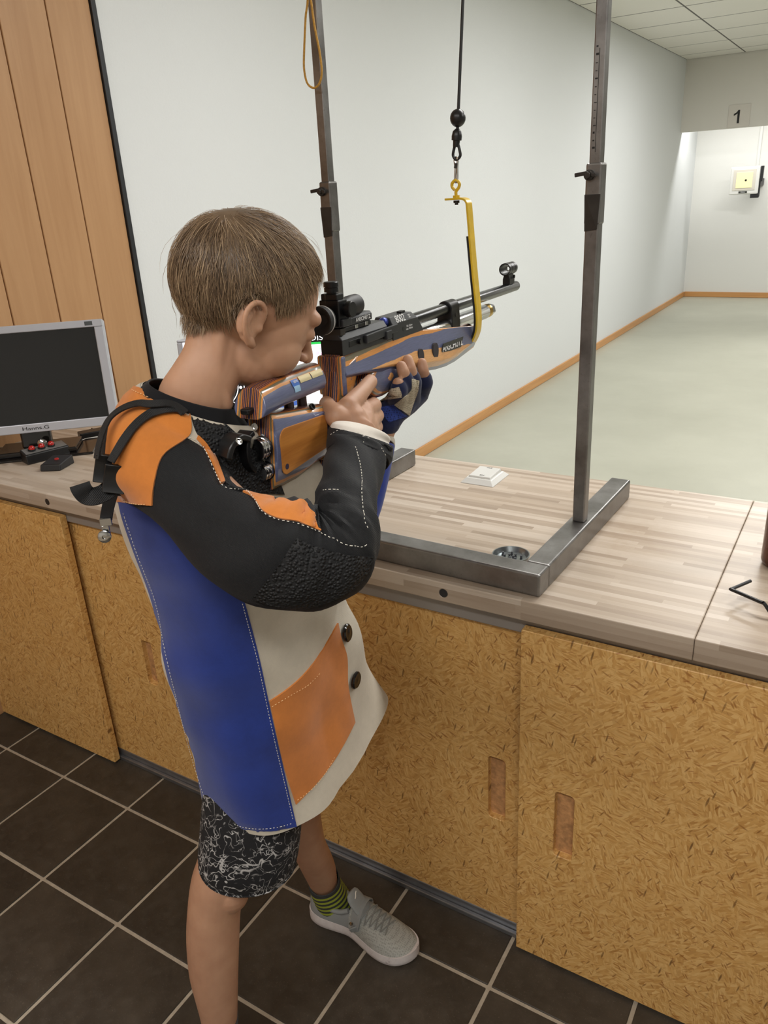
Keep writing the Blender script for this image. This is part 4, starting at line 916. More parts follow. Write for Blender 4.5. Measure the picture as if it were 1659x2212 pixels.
# left arm and hand
LA = [(740, 1150, 800, 1170, 1.05), (752, 1090, 820, 1100, 1.08), (775, 1010, 835, 1015, 1.11), (790, 960, 842, 965, 1.13), (822, 905, 868, 905, 1.14), (838, 880, 882, 885, 1.15)]
limb(LA, 1, mb=body)
lsh = Vector((-.735, .82, 1.07)); le = (pS(740, 1150, 1.05) + pS(800, 1170, 1.05)) / 2
caps(body, [lsh, le], [.040, .026])
LW = pR(852, 885, .0)
lk = [pR(906, 852, .012), pR(888, 860, .014), pR(872, 862, .014), pR(858, 866, .012)]
for k_ in lk: caps(body, [LW, LW.lerp(k_, .5), k_], [.018, .0165, .0125])
LF = [[(906, 852, .012), (918, 826, .032), (914, 800, .034), (911, 784, .031)], [(888, 860, .014), (893, 826, .036), (886, 795, .037), (881, 777, .032)], [(872, 862, .014), (877, 826, .036), (871, 803, .036), (867, 791, .032)], [(858, 866, .012), (862, 842, .034), (860, 828, .034)]]
for f_ in LF: caps(body, [pR(*q_) for q_ in f_], [.0118, .0098, .0088, .0080][:len(f_)] )
caps(body, [LW, pR(880, 850, -.02), pR(905, 815, -.036)], [.017, .012, .009])

def mat_skin():
    m, nt, b, _ = newmat('skin'); v = coords(nt)
    n1 = noise(nt, v, 22, 4); n2 = noise(nt, v, 900, 2)
    c = ramp(nt, n1, [(.3, C(174, 131, 104)), (.7, C(191, 148, 119))]); L(nt, c, b.inputs['Base Color'])
    b.inputs['Roughness'].default_value = .52; b.inputs['Subsurface Weight'].default_value = .12; b.inputs['Subsurface Radius'].default_value = (.010, .004, .002); b.inputs['Subsurface Scale'].default_value = 1
    bump(nt, b, n2, .08, .0004); return m
SKIN = mat_skin()
def remesh(mb, name, mats, voxel, smooth=6, fac=.5, parent=boy):
    o = mb.build(name, mats, None, False)
    m = o.modifiers.new('r', 'REMESH'); m.mode = 'VOXEL'; m.voxel_size = voxel; m.use_smooth_shade = True
    m = o.modifiers.new('s', 'SMOOTH'); m.factor = fac; m.iterations = smooth
    baked(o); o.data.polygons.foreach_set('use_smooth', [True] * len(o.data.polygons))
    if parent: setpar(o, parent)
    return o
bo = remesh(body, 'body', SKIN, .0019, 5)
def bvh_of(*objs):
    vs, fs = [], []
    for o in objs:
        n0 = len(vs); vs += [o.matrix_world @ v.co if False else v.co.copy() for v in o.data.vertices]; fs += [[i + n0 for i in p.vertices] for p in o.data.polygons]
    return BVHTree.FromPolygons(vs, fs)
BV_body = bvh_of(bo)
# moles and the visible right eye brow are left to the skin; hair follows
def hairline(y):
    tab = [(-.14, -.076), (-.085, -.084), (-.062, -.082), (-.050, -.058), (-.036, -.006), (-.022, .012), (-.004, .014), (.008, .000), (.014, .006), (.024, .044), (.048, .066), (.07, .076), (.12, .078)]
    for (a, za), (b_, zb) in zip(tab, tab[1:]):
        if y <= b_: return za + (zb - za) * (y - a) / (b_ - a)
    return .06
crown = Vector((.008, -.062, .082))
def build_hair():
    mb = MB(); col_ = []
    # cap under the strands
    NU, NV = 96, 64; grid = {}; centre = HM @ Vector((0, -.01, .015))
    for i in range(NU):
        for j in range(NV + 1):
            th = math.pi * (.002 + .74 * j / NV); ph = math.tau * i / NU
            d = HM.to_3x3() @ Vector((math.sin(th) * math.cos(ph), math.sin(th) * math.sin(ph), math.cos(th)))
            hit = BV_body.ray_cast(centre + d * .16, -d, .16)
            if hit[0] is None: continue
            lp_ = HI @ hit[0]
            if lp_.z > hairline(lp_.y) + .002 and abs(lp_.x) < .0795: grid[i, j] = len(mb.v); mb.v.append(tuple(hit[0] + hit[1] * (.0026 + .0022 * min(1, max(0, (lp_.z - hairline(lp_.y)) / .03))))); col_.append(.25)
    for i in range(NU):
        for j in range(NV):
            k = [(i, j), ((i + 1) % NU, j), ((i + 1) % NU, j + 1), (i, j + 1)]
            if all(q_ in grid for q_ in k): mb.f.append(tuple(grid[q_] for q_ in k)); mb.m.append(0)
    rnd = random.Random(3); cnt = 0; R3h = HM.to_3x3()
    while cnt < 13000:
        d = Vector((rnd.gauss(0, 1), rnd.gauss(0, 1), rnd.gauss(.25, 1))).normalized()
        hit = BV_body.ray_cast(centre + (R3h @ d) * .16, -(R3h @ d), .16)
        if hit[0] is None: continue
        lp_ = HI @ hit[0]; hl = hairline(lp_.y)
        if lp_.z < hl + .001 or abs(lp_.x) > .0795: continue
        cnt += 1
        up_ = max(0, min(1, (lp_.z - hl) / .05)); frontness = max(0, lp_.y / .07)
        ln = (.010 + .036 * up_ + .012 * frontness * up_) * rnd.uniform(.75, 1.15)
        if lp_.y < -.03 and lp_.z < -.01: ln *= .62
        steps = 6; p = hit[0].copy(); lift = rnd.uniform(.0008, .0080) * (.35 + .65 * up_); pts = []
        stray = rnd.random() < .012
        if stray: lift *= 2.2; ln *= 1.25
        swirl = rnd.gauss(0, .16); c_ = max(0, min(1, rnd.gauss(.5, .2)))
        for k in range(steps + 1):
            lq = HI @ p; nr = BV_body.find_nearest(p)
            nrm = nr[1]; fromc = lq - crown
            flow = fromc.normalized() if fromc.length > 1e-4 else Vector((0, 1, 0))
            # forward sweep over the top and down the sides
            g_ = Vector((0, .55 if lq.z > .03 else .25, -.55 if lq.z < .06 else -.15))
            dl = (flow * 1.0 + g_ * .8); dl = R3h @ dl
            t = dl - nrm * dl.dot(nrm); t.normalize(); side = nrm.cross(t); t = (t + side * swirl).normalized()
            h = lift * math.sin(min(1, (k + .35) / steps * 1.25) * math.pi * .5) + .001
            pos = nr[0] + nrm * h; pts.append((pos, side)); p = pos + t * ln / steps
        wd_ = rnd.uniform(.00018, .00036); base = len(mb.v); n_ = len(pts)
        for k, (q_, sd) in enumerate(pts):
            ww = wd_ * (1 if k < n_ - 2 else (.7 if k == n_ - 2 else .12)); up2 = (q_ - centre).normalized()
            mb.v += [tuple(q_ - sd * ww), tuple(q_ + sd * ww), tuple(q_ + up2 * ww * .9)]; col_ += [c_ + .2 * k / n_] * 3
        for k in range(n_ - 1):
            a = base + k * 3
            for e0, e1 in ((0, 1), (1, 2), (2, 0)): mb.f.append((a + e0, a + e1, a + 3 + e1, a + 3 + e0)); mb.m.append(0)
    # a few stray hairs standing off the crown and fringe
    me = bpy.data.meshes.new('hair'); me.from_pydata(mb.v, [], mb.f); at_ = me.attributes.new('tone', 'FLOAT', 'POINT'); at_.data.foreach_set('value', col_)
    m, nt, b, _ = newmat('hair'); a_ = N(nt, 'ShaderNodeAttribute', attribute_name='tone')
    v = coords(nt); n1 = noise(nt, v, 35, 3)
    f = math_(nt, 'ADD', a_.outputs['Fac'], math_(nt, 'MULTIPLY_ADD', n1, .6, -.3))
    L(nt, ramp(nt, f, [(.05, C(70, 54, 40)), (.45, C(116, 94, 71)), (.8, C(158, 132, 102)), (1, C(196, 170, 136))]), b.inputs['Base Color'])
    b.inputs['Roughness'].default_value = .38; b.inputs['Specular IOR Level'].default_value = .6
    me.materials.append(m); me.polygons.foreach_set('use_smooth', [True] * len(me.polygons))
    o = bpy.data.objects.new('hair', me); COL.objects.link(o); setpar(o, boy); tag(o, 'short light brown hair', kind='stuff'); return o
build_hair()
# ------------------------------------------------------------------ clothing
def mat_cloth(name, col, weave=900, st=.25, rough=.85, var=.12, sheen=.15, wrinkle=.0, spec=.3):
    m, nt, b, _ = newmat(name); v = coords(nt)
    n1 = noise(nt, v, 16, 4); n2 = noise(nt, v, 120, 4, .7)
    dk = tuple(x * (1 - var) for x in col[:3]) + (1,); lt = tuple(min(1, x * (1 + var)) for x in col[:3]) + (1,)
    c = ramp(nt, math_(nt, 'ADD', math_(nt, 'MULTIPLY', n1, .7), math_(nt, 'MULTIPLY', n2, .3)), [(.35, dk), (.65, lt)]); L(nt, c, b.inputs['Base Color'])
    b.inputs['Roughness'].default_value = rough; b.inputs['Sheen Weight'].default_value = sheen; b.inputs['Specular IOR Level'].default_value = spec
    w1 = N(nt, 'ShaderNodeTexWave', wave_type='BANDS', bands_direction='DIAGONAL'); w1.inputs['Scale'].default_value = weave; w1.inputs['Distortion'].default_value = 1.5; L(nt, v, w1.inputs['Vector'])
    n3 = noise(nt, v, weave * 1.5, 2)
    bump(nt, b, math_(nt, 'ADD', math_(nt, 'MULTIPLY', w1.outputs['Fac'], .6), math_(nt, 'MULTIPLY', n3, .6)), st, .0006); return m
def mat_grip(name, col, sc=290):
    m, nt, b, _ = newmat(name); v = coords(nt)
    vo = N(nt, 'ShaderNodeTexVoronoi'); vo.inputs['Scale'].default_value = sc; L(nt, v, vo.inputs['Vector'])
    b.inputs['Base Color'].default_value = col; b.inputs['Roughness'].default_value = .6; b.inputs['Specular IOR Level'].default_value = .35
    bump(nt, b, ramp(nt, vo.outputs['Distance'], [(.0, (1, 1, 1)), (.65, (0, 0, 0))]), 1.0, .0020); return m
CANVAS = mat_cloth('off_white_canvas', C(198, 190, 174), 420, .3, .9, .08)
SUEDE_O = mat_cloth('orange_suede', C(198, 120, 52), 700, .2, .95, .12, .25)
BLUEC = mat_cloth('blue_canvas', C(28, 52, 132), 420, .3, .8, .14, .2)
BLACKC = mat_cloth('black_twill', C(19, 20, 23), 330, .6, .72, .15, .03, spec=.3)
BLACKJ = mat_cloth('black_jersey', C(15, 16, 20), 900, .2, .9, .15, .1)
GRIPR = mat_grip('black_grip_rubber', C(24, 25, 27))
LINING = mat_cloth('white_lining', C(226, 220, 210), 700, .15, .9, .05)
THREAD = P('white_thread', C(226, 222, 210), .8); THREADO = P('pale_orange_thread', C(238, 196, 140), .8); THREADB = P('pale_blue_thread', C(150, 165, 205), .8)
WEB = mat_cloth('black_webbing', C(22, 22, 23), 260, .5, .6, .1, .1)

jk = bpy.data.objects.new('jacket', None)   # replaced by a mesh below
bpy.data.objects.remove(jk)
# torso shell, with soft folds
rings = torso_rings(96, 0, 5)
def fold(p):
    x, y, z = p; c = Vector((p.x + .70, p.y - .78, 0)); n = c.normalized() if c.length else Vector((1, 0, 0))
    a = math.atan2(c.y, c.x)
    amp = .0035 * math.sin(z * 46 + 2.2 * math.sin(a * 2) + a * 3) * max(0, 1 - abs(z - .84) / .16)
    amp += .003 * math.sin(a * 7 + z * 9) * max(0, min(1, (.80 - z) / .2))
    amp += .0022 * math.sin(z * 24 - a * 4)
    return p + n * amp
rings = [[fold(Vector(q_)) for q_ in r] for r in rings]
# the front hem corner pulls forward and outward
jmb = MB(); n_ = len(rings[0]); vs = [q_ for r in rings for q_ in r]
inner = [[q_ + (Vector((-.70, .79, q_.z)) - q_).normalized() * .004 for q_ in r] for r in rings]
jmb.loft(list(reversed(inner)) + rings, False)
jk = jmb.build('jacket', CANVAS, boy, True, ang=75)
tag(jk, 'shooting jacket of off-white canvas with blue, orange and black panels')
# right sleeve
RS = [(392, 868, 252, 960, .905), (402, 893, 246, 1030, .88), (418, 930, 282, 1082, .855), (455, 985, 345, 1125, .825), (505, 1050, 410, 1195, .795), (575, 1075, 492, 1268, .768), (640, 1082, 585, 1303, .752), (682, 1098, 680, 1306, .746), (688, 1108, 748, 1282, .745), (688, 1108, 788, 1238, .75), (685, 1100, 804, 1185, .76), (682, 1080, 806, 1120, .785), (692, 1035, 815, 1068, .83), (704, 985, 832, 1015, .885, .008), (712, 945, 840, 985, .915, .022), (714, 930, 838, 968, .925, .028)]
smb = limb(RS, .92, 40, 5, 2.15, cap=False)
def sfold(p):
    d = (p - pS(700, 1120, .75)).length
    return p
# wrinkles in the crook of the elbow and along the forearm
nv = 40; nr_ = len(smb.v) // nv; vv = [Vector(q_) for q_ in smb.v]
cen = [sum(vv[i * nv:(i + 1) * nv], Vector()) / nv for i in range(nr_)]
crook = pS(700, 1100, .74)
for i in range(nr_):
    for j in range(nv):
        q_ = vv[i * nv + j]; n = (q_ - cen[i]).normalized(); d = (q_ - crook).length
        a = .0035 * math.sin(i * 1.9 + j * .25) * max(0, 1 - d / .085) + .0018 * math.sin(i * .9 + j * .8) * (1 if i > 45 else .6)
        smb.v[i * nv + j] = tuple(q_ + n * a)
sl_o = smb.build('sleeve', BLACKC, jk, True, ang=80, solid=.003); tag(sl_o, 'right sleeve of black twill')
# cuff turned back with a white lining
cuffst = [(709, 968, 836, 1012, .897, .020), (707, 955, 843, 1000, .908, .024), (710, 935, 845, 978, .922, .028), (713, 924, 843, 965, .930, .030), (718, 922, 838, 960, .932, .030)]
limb(cuffst, .90, 40, 4, 2.1, cap=False).build('cuff', BLACKC, sl_o, True, ang=80, solid=.0022)
lin = [(717, 935, 834, 978, .92, .026), (715, 921, 838, 961, .930, .030), (718, 914, 837, 957, .934, .030), (722, 911, 832, 953, .937, .030)]
limb(lin, .86, 40, 4, 2.1, cap=False).build('cuff_lining', LINING, sl_o, True, ang=80, solid=.0015)
# left sleeve, blue, behind the right forearm
LS = [(735, 1235, 765, 1240, 1.02), (708, 1218, 790, 1228, 1.025), (702, 1185, 802, 1200, 1.035), (712, 1140, 803, 1160, 1.045), (735, 1095, 822, 1105, 1.075), (760, 1030, 838, 1040, 1.10), (775, 985, 848, 990, 1.12), (782, 958, 852, 966, 1.13)]
ls_o = limb(LS, 1, 32, 4, 2.1, cap=False).build('sleeve', BLUEC, jk, True, ang=80, solid=.003); tag(ls_o, 'left sleeve of blue canvas')
limb([(781, 962, 852, 970, 1.128), (784, 950, 852, 958, 1.136), (790, 945, 846, 951, 1.14)], 1, 32, 4, 2.1, cap=False).build('cuff_lining', CANVAS, ls_o, True, ang=80, solid=.0015)
mb = MB(); lpth = [Vector((-.73, .80, 1.07)), Vector((-.72, .86, 1.04)), (pS(718, 1150, 1.04) + pS(800, 1180, 1.04)) / 2]
mb.tube(crv(lpth, 6), [.062, .062, .061, .060, .060, .059, .058, .057, .056, .055, .054, .053, .052], 28).build('upper_sleeve', BLUEC, ls_o, True)

BV_t = bvh_of(jk); BV_s = bvh_of(sl_o); BV_ts = bvh_of(jk, sl_o)
def cast(bv, u, v, prev=None):
    d = ray(u, v); h = bv.ray_cast(CAM, d)
    if h[0] is None:
        # line of sight just misses the cloth: take the nearest cloth point to it
        best = None
        for k in range(30):
            q_ = CAM + d * (.55 + k * .03); nr = bv.find_nearest(q_)
            if best is None or nr[3] < best[2]: best = (nr[0], nr[1], nr[3])
        n = best[1] if best[1].dot(d) < 0 else -best[1]
        return (best[0], n) if prev is None else (None, n)
    n = h[1] if h[1].dot(d) < 0 else -h[1]
    return h[0], n
def poly(pts, t):
    seg = [math.dist(a, b_) for a, b_ in zip(pts, pts[1:])]; tot = sum(seg); x = t * tot
    for (a, b_), s_ in zip(zip(pts, pts[1:]), seg):
        if x <= s_ + 1e-9: k = x / s_ if s_ else 0; return (a[0] + (b_[0] - a[0]) * k, a[1] + (b_[1] - a[1]) * k)
        x -= s_
    return pts[-1]
def smooth2(pts, n=5):
    xs = cr1([q_[0] for q_ in pts], n); ys = cr1([q_[1] for q_ in pts], n); return list(zip(xs, ys))
def patch(name, mat, bv, left, right, parent, nu=24, nv_=36, off=.0016, thick=.0022, cross=None, relax=0, face=.14):
    """cloth piece lying on the garment between two outline curves"""
    left, right = smooth2(left), smooth2(right)
    P0 = []; Nn = []
    for j in range(nv_ + 1):
        a = poly(left, j / nv_); b_ = poly(right, j / nv_)
        def ok(k):
            u, v = a[0] + (b_[0] - a[0]) * k, a[1] + (b_[1] - a[1]) * k
            if cross: du, dv = cross(k, j / nv_); u += du; v += dv
            d = ray(u, v); h = bv.ray_cast(CAM, d); return h[0] is not None and abs(h[1].dot(d)) > face
        k0, k1 = 0.0, 1.0
        while k0 < .45 and not ok(k0): k0 += .01
        while k1 > .55 and not ok(k1): k1 -= .01
        if k0 >= .44: k0 = 0.0
        if k1 <= .56: k1 = 1.0
        for i in range(nu + 1):
            k = k0 + (k1 - k0) * i / nu; u, v = a[0] + (b_[0] - a[0]) * k, a[1] + (b_[1] - a[1]) * k
            if cross: du, dv = cross(k, j / nv_); u += du; v += dv
            p, n = cast(bv, u, v); P0.append(p); Nn.append(n)
    idx = lambda i, j: j * (nu + 1) + i
    for _ in range(relax):
        Q = list(P0)
        for j in range(nv_ + 1):
            for i in range(nu + 1):
                nb = [idx(i + a, j + b_) for a, b_ in ((1, 0), (-1, 0), (0, 1), (0, -1)) if 0 <= i + a <= nu and 0 <= j + b_ <= nv_]
                Q[idx(i, j)] = P0[idx(i, j)].lerp(sum((P0[q_] for q_ in nb), Vector()) / len(nb), .5) if len(nb) == 4 else P0[idx(i, j)]
        P0 = Q
    mb = MB(); vs = [p + n * off for p, n in zip(P0, Nn)]
    fs = [(idx(i, j), idx(i + 1, j), idx(i + 1, j + 1), idx(i, j + 1)) for j in range(nv_) for i in range(nu)]
    # second layer below for thickness, with a rim
    m0 = len(vs); vs += [p - n * (thick - off) for p, n in zip(P0, Nn)]
    rim = [idx(i, 0) for i in range(nu + 1)] + [idx(nu, j) for j in range(1, nv_ + 1)] + [idx(i, nv_) for i in range(nu - 1, -1, -1)] + [idx(0, j) for j in range(nv_ - 1, 0, -1)]
    fs += [(a, b_, b_ + m0, a + m0) for a, b_ in zip(rim, rim[1:] + rim[:1])]
    mb.add(vs, fs); o = mb.build(name, mat, parent, True, ang=60); return o
def stitches(bv, pts, mat, parent, name='stitching', dash=.0034, gap=.0018, r=.00042, off=.0030):
    """dashed thread line along a seam"""
    px = smooth2(pts, 8); P3 = [cast(bv, u, v, 1) for u, v in px]; mb = MB()
    Q = [p + n * off for p, n in P3 if p is not None]; d = 0; seg = []
    fine = []
    for a, b_ in zip(Q, Q[1:]):
        if (b_ - a).length > .05: continue
        m = max(1, int((b_ - a).length / .0009))
        fine += [a.lerp(b_, k / m) for k in range(m)]
    L_ = 0
    for a, b_ in zip(fine, fine[1:]):
        L_ += (b_ - a).length
        if L_ % (dash + gap) < dash: seg.append(a)
        else:
            if len(seg) > 1: mb.tube([seg[0], seg[len(seg) // 2], seg[-1]], r, 5)
            seg = []
    if mb.v: return mb.build(name, mat, parent, True)

# blue side panel
bl_l = [(256, 1075), (266, 1120), (290, 1190), (330, 1300), (350, 1400), (366, 1470), (404, 1615), (441, 1735), (452, 1762)]
bl_r = [(470, 1060), (480, 1120), (505, 1210), (527, 1295), (558, 1415), (588, 1555), (615, 1675), (643, 1797)]
blp = patch('side_panel', BLUEC, BV_t, bl_l, bl_r, jk, 30, 60, .0018, .003, lambda k, t: (0, math.sin(math.pi * k) * 26 * max(0, (t - .8) / .2) ** 1.5)); tag(blp, 'blue canvas side panel')
stitches(BV_t, [(522, 1300), (552, 1418), (582, 1556), (608, 1672), (632, 1775)], THREAD, blp, off=.0042)
stitches(BV_t, [(272, 1105), (302, 1195), (341, 1298), (361, 1398), (377, 1470), (414, 1615), (450, 1733)], THREAD, blp, off=.0042)
stitches(BV_t, [(456, 1743), (480, 1760), (520, 1780), (560, 1786), (600, 1783), (634, 1774)], THREAD, blp, off=.0042)
# orange pocket
pk_l = [(581, 1514), (590, 1556), (612, 1655), (638, 1737)]
pk_r = [(728, 1346), (735, 1378), (748, 1420), (750, 1482), (765, 1560)]
def pk_cross(k, t):
    s_ = math.sin(math.pi * k); return (s_ * (8 * (1 - t) + 10 * t), s_ * (18 * (1 - t) + 6 * t))
pk = patch('pocket', SUEDE_O, BV_t, pk_l, pk_r, jk, 26, 26, .0024, .003, pk_cross); tag(pk, 'orange suede patch pocket')
stitches(BV_t, [(585, 1524), (625, 1500), (662, 1478), (690, 1450)], THREADO, pk, off=.0036); stitches(BV_t, [(640, 1726), (672, 1702), (700, 1668), (724, 1625)], THREADO, pk, off=.0036)
# sleeve and shoulder pieces
so = patch('shoulder_panel', SUEDE_O, BV_ts, [(292, 836), (252, 876), (236, 930), (230, 1005), (240, 1050), (252, 1082)], [(408, 884), (414, 925), (402, 948), (352, 985), (334, 1045), (330, 1092)], jk, 26, 36, .0020, .003, relax=2, face=.03); tag(so, 'orange suede shoulder panel')
stitches(BV_ts, [(268, 1076), (290, 1084), (310, 1087), (326, 1087)], THREADO, so, off=.0034); stitches(BV_ts, [(290, 846), (310, 856), (330, 866)], THREADO, so, off=.0034)
gp = patch('shoulder_pad', GRIPR, BV_ts, [(412, 890), (414, 905), (424, 935), (445, 962), (468, 1005), (486, 1046), (520, 1062)], [(436, 892), (462, 902), (500, 930), (535, 965), (570, 1000), (598, 1035), (612, 1068)], jk, 20, 34, .0026, .004, relax=2); tag(gp, 'black textured rubber shoulder pad')
patch('piping', SUEDE_O, BV_ts, [(424, 948), (440, 968), (458, 1000), (476, 1046)], [(428, 940), (450, 964), (470, 1006), (484, 1044)], jk, 3, 20, .0030, .003, relax=1)
stitches(BV_ts, [(408, 944), (428, 956), (446, 985), (462, 1022), (480, 1052), (505, 1060), (530, 1062), (548, 1080), (568, 1108), (600, 1124), (640, 1132), (690, 1150), (735, 1172), (775, 1182), (797, 1172)], THREAD, sl_o, off=.0022)
io = patch('elbow_gusset', SUEDE_O, BV_s, [(524, 1063), (545, 1074), (568, 1104), (600, 1120), (645, 1128), (691, 1147)], [(526, 1062), (560, 1063), (600, 1073), (632, 1086), (652, 1080), (676, 1108)], sl_o, 14, 30, .0020, .003); tag(io, 'orange suede gusset inside the elbow')
ep = patch('elbow_patch', GRIPR, BV_s, [(640, 1163), (612, 1205), (578, 1252), (546, 1291)], [(803, 1203), (797, 1228), (770, 1262), (738, 1286)], sl_o, 30, 24, .0024, .004, lambda k, t: (0, math.sin(math.pi * k) * (10 * (1 - t) + 24 * t))); tag(ep, 'black textured elbow patch')
stitches(BV_s, [(768, 968), (778, 1010), (780, 1060), (783, 1110), (795, 1150)], THREAD, sl_o, off=.0022); stitches(BV_s, [(700, 1062), (716, 1061), (742, 1063)], THREAD, sl_o, off=.0022)
BV_c = bvh_of(bpy.data.objects['cuff'])
stitches(BV_c, [(716, 940), (735, 930), (760, 932), (790, 945), (815, 960), (832, 985), (838, 1000)], THREAD, sl_o, off=.0014); stitches(BV_c, [(780, 938), (786, 950), (782, 964)], THREAD, sl_o, off=.0014)
# buttons
for k, (u, v) in enumerate(((744, 1367), (763, 1468))):
    p, n = cast(BV_t, u, v)
    b_ = MB().lathe(p + n * .0015, n, [(0, .011), (.002, .0142), (.0045, .0142), (.0065, .012), (.0062, .009), (.0068, .004), (.0075, .0005)], 24).build('button', GLOSSB, jk)
    MB().tube([p + n * .001, p + n * .0012 + Vector((-.006, -.006, -.016))], .0016, 6).build('button_cord', BLACKP, b_)
# back strap with buckles hanging from the shoulder
def sp(u, v, off=.004, bv=BV_ts):
    p, n = cast(bv, u, v); return p + n * off, n
def strap_on(pts, w, t, nm, offs, par, mat=WEB):
    px = smooth2(pts, 6); of = cr1(offs, 6); P3 = []; Ns = []
    for (u, v), o_ in zip(px, of): p, n = cast(BV_ts, u, v); P3.append(p + n * o_); Ns.append(n)
    for _ in range(3):
        for i in range(1, len(P3) - 1): P3[i] = (P3[i - 1] + P3[i] * 2 + P3[i + 1]) / 4; Ns[i] = ((Ns[i - 1] + Ns[i] * 2 + Ns[i + 1]) / 4).normalized()
    return MB().strap(P3, Ns, w, t).build(nm, mat, par, True, .0004, 1, ang=30)
stp = strap_on([(398, 898), (382, 890), (345, 890), (310, 912), (284, 940), (268, 968), (258, 1000)], .0105, .0022, 'shoulder_strap', [.004, .006, .006, .006, .006, .008, .012], jk); tag(stp, 'black webbing strap across the shoulder')
stp2 = strap_on([(400, 897), (370, 884), (320, 881), (278, 893), (252, 920), (240, 955), (237, 990)], .0085, .0026, 'shoulder_strap', [.004, .009, .010, .010, .012, .014, .016], jk)
bs_ = .855
def bk_box(u0, v0, u1, v1, s, w, nm, par):
    a, b_ = pS(u0, v0, s), pS(u1, v1, s); t = (b_ - a); h = t.length / 2; t.normalize(); sd = WD * .8 + VD * .1; sd = (sd - t * sd.dot(t)).normalized(); n = t.cross(sd)
    c = (a + b_) / 2; mb = MB(); rings = []
    for k in range(7):
        f = k / 6 * 2 - 1; bow = (1 - f * f) * .004
        rings.append([c + t * h * f + sd * i * w + n * (j * .0035 - bow) for i, j in ((-1, -1), (1, -1), (1, 1), (-1, 1))])
    return mb.loft(rings).build(nm, BLACKP, par, True, .001, 2, ang=40)
bk_box(230, 982, 222, 1042, .83, .0105, 'buckle', jk); bk_box(252, 1004, 244, 1064, .822, .0115, 'buckle', jk); bk_box(264, 1006, 262, 1070, .845, .0085, 'buckle_bar', jk)
te = [pS(u, v, s) for u, v, s in ((240, 1052, .83), (226, 1064, .825), (205, 1072, .82), (188, 1070, .82), (177, 1058, .82), (172, 1046, .822))]
MB().strap(crv(te, 6), [(Vector((0, 0, 1)) * .7 - VD * .7)] * 31, .021, .002).build('strap_end', WEB, jk, True)
lt = [pS(u, v, s) for u, v, s in ((243, 1062, .845), (236, 1085, .85), (231, 1108, .852), (229, 1122, .852))]
lts = MB().strap(crv(lt, 5), [-VD] * 16, .0135, .003).build('leather_tab', mat_cloth('black_leather', C(40, 41, 44), 500, .2, .5, .1), jk, True, .0006, 1)
a, b_ = pS(229, 1120, .850), pS(227, 1156, .850)
clp = MB(); clp.obox(a.lerp(b_, .2), WD * .0065, (0, 0, .005), VD * .0022); clp.obox(a.lerp(b_, .55), WD * .0042, (0, 0, .009), VD * .002); clp.build('metal_clip', CHROME, jk, False, .001)
MB().lathe(b_ - VD * .003, -VD, [(0, .0075), (.002, .0075), (.003, .006), (.0032, .0025), (.0015, .002)], 20).build('clip_stud', CHROME, jk)
# t-shirt at the neck
ts = [(322, 822, 508, 880, .903), (308, 832, 518, 902, .905), (295, 846, 532, 928, .908), (285, 865, 550, 965, .915)]
tsm = limb(ts, 1.0, 40, 4, 2.1, cap=False)
tsm.v = [(x, y, z + .26 * (.906 - (x * VD.x + y * VD.y))) for x, y, z in tsm.v]
tso = tsm.build('t_shirt', BLACKJ, boy, True, ang=80, solid=.002); tag(tso, 'black round-necked t-shirt showing above the jacket')
# shorts
def mat_shorts():
    m, nt, b, _ = newmat('scribble_shorts'); v = coords(nt)
    cs_ = None
    for k, (sc_, off) in enumerate(((34, 0), (52, 4.3), (24, 9.1))):
        mp = N(nt, 'ShaderNodeMapping'); mp.inputs['Location'].default_value = (off, off, off); L(nt, v, mp.inputs[0])
        n1 = noise(nt, mp.outputs[0], sc_, 2, .5, .8); ln_ = math_(nt, 'ABSOLUTE', math_(nt, 'SUBTRACT', n1, .5))
        gate = ramp(nt, noise(nt, mp.outputs[0], sc_ * .9, 2), [(.44, (0, 0, 0)), (.52, (1, 1, 1))])
        l_ = math_(nt, 'MULTIPLY', ramp(nt, ln_, [(.005, (1, 1, 1)), (.011, (0, 0, 0))]), gate)
        cs_ = l_ if cs_ is None else math_(nt, 'MAXIMUM', cs_, l_)
    L(nt, mixc(nt, cs_, C(19, 19, 22), C(176, 174, 172)), b.inputs['Base Color']); b.inputs['Roughness'].default_value = .9
    bump(nt, b, noise(nt, v, 700, 2), .3, .0006); return m
SHM = mat_shorts()
sh1 = [(440, 1560, 650, 1560, 1.02), (438, 1690, 655, 1690, .995), (433, 1770, 652, 1760, .975), (429, 1820, 648, 1805, .968), (427, 1852, 643, 1838, .965), (431, 1857, 638, 1842, .965)]
sho = limb(sh1, .82, 40, 4, 2.2, cap=False).build('shorts', SHM, boy, True, ang=80, solid=.003); tag(sho, 'black shorts with white scribble print')
sh2 = [(540, 1560, 690, 1550, 1.10), (570, 1680, 690, 1670, 1.11), (580, 1715, 690, 1700, 1.112)]
limb(sh2, .95, 32, 4, 2.2, cap=False).build('shorts_leg', SHM, sho, True, ang=80, solid=.003)
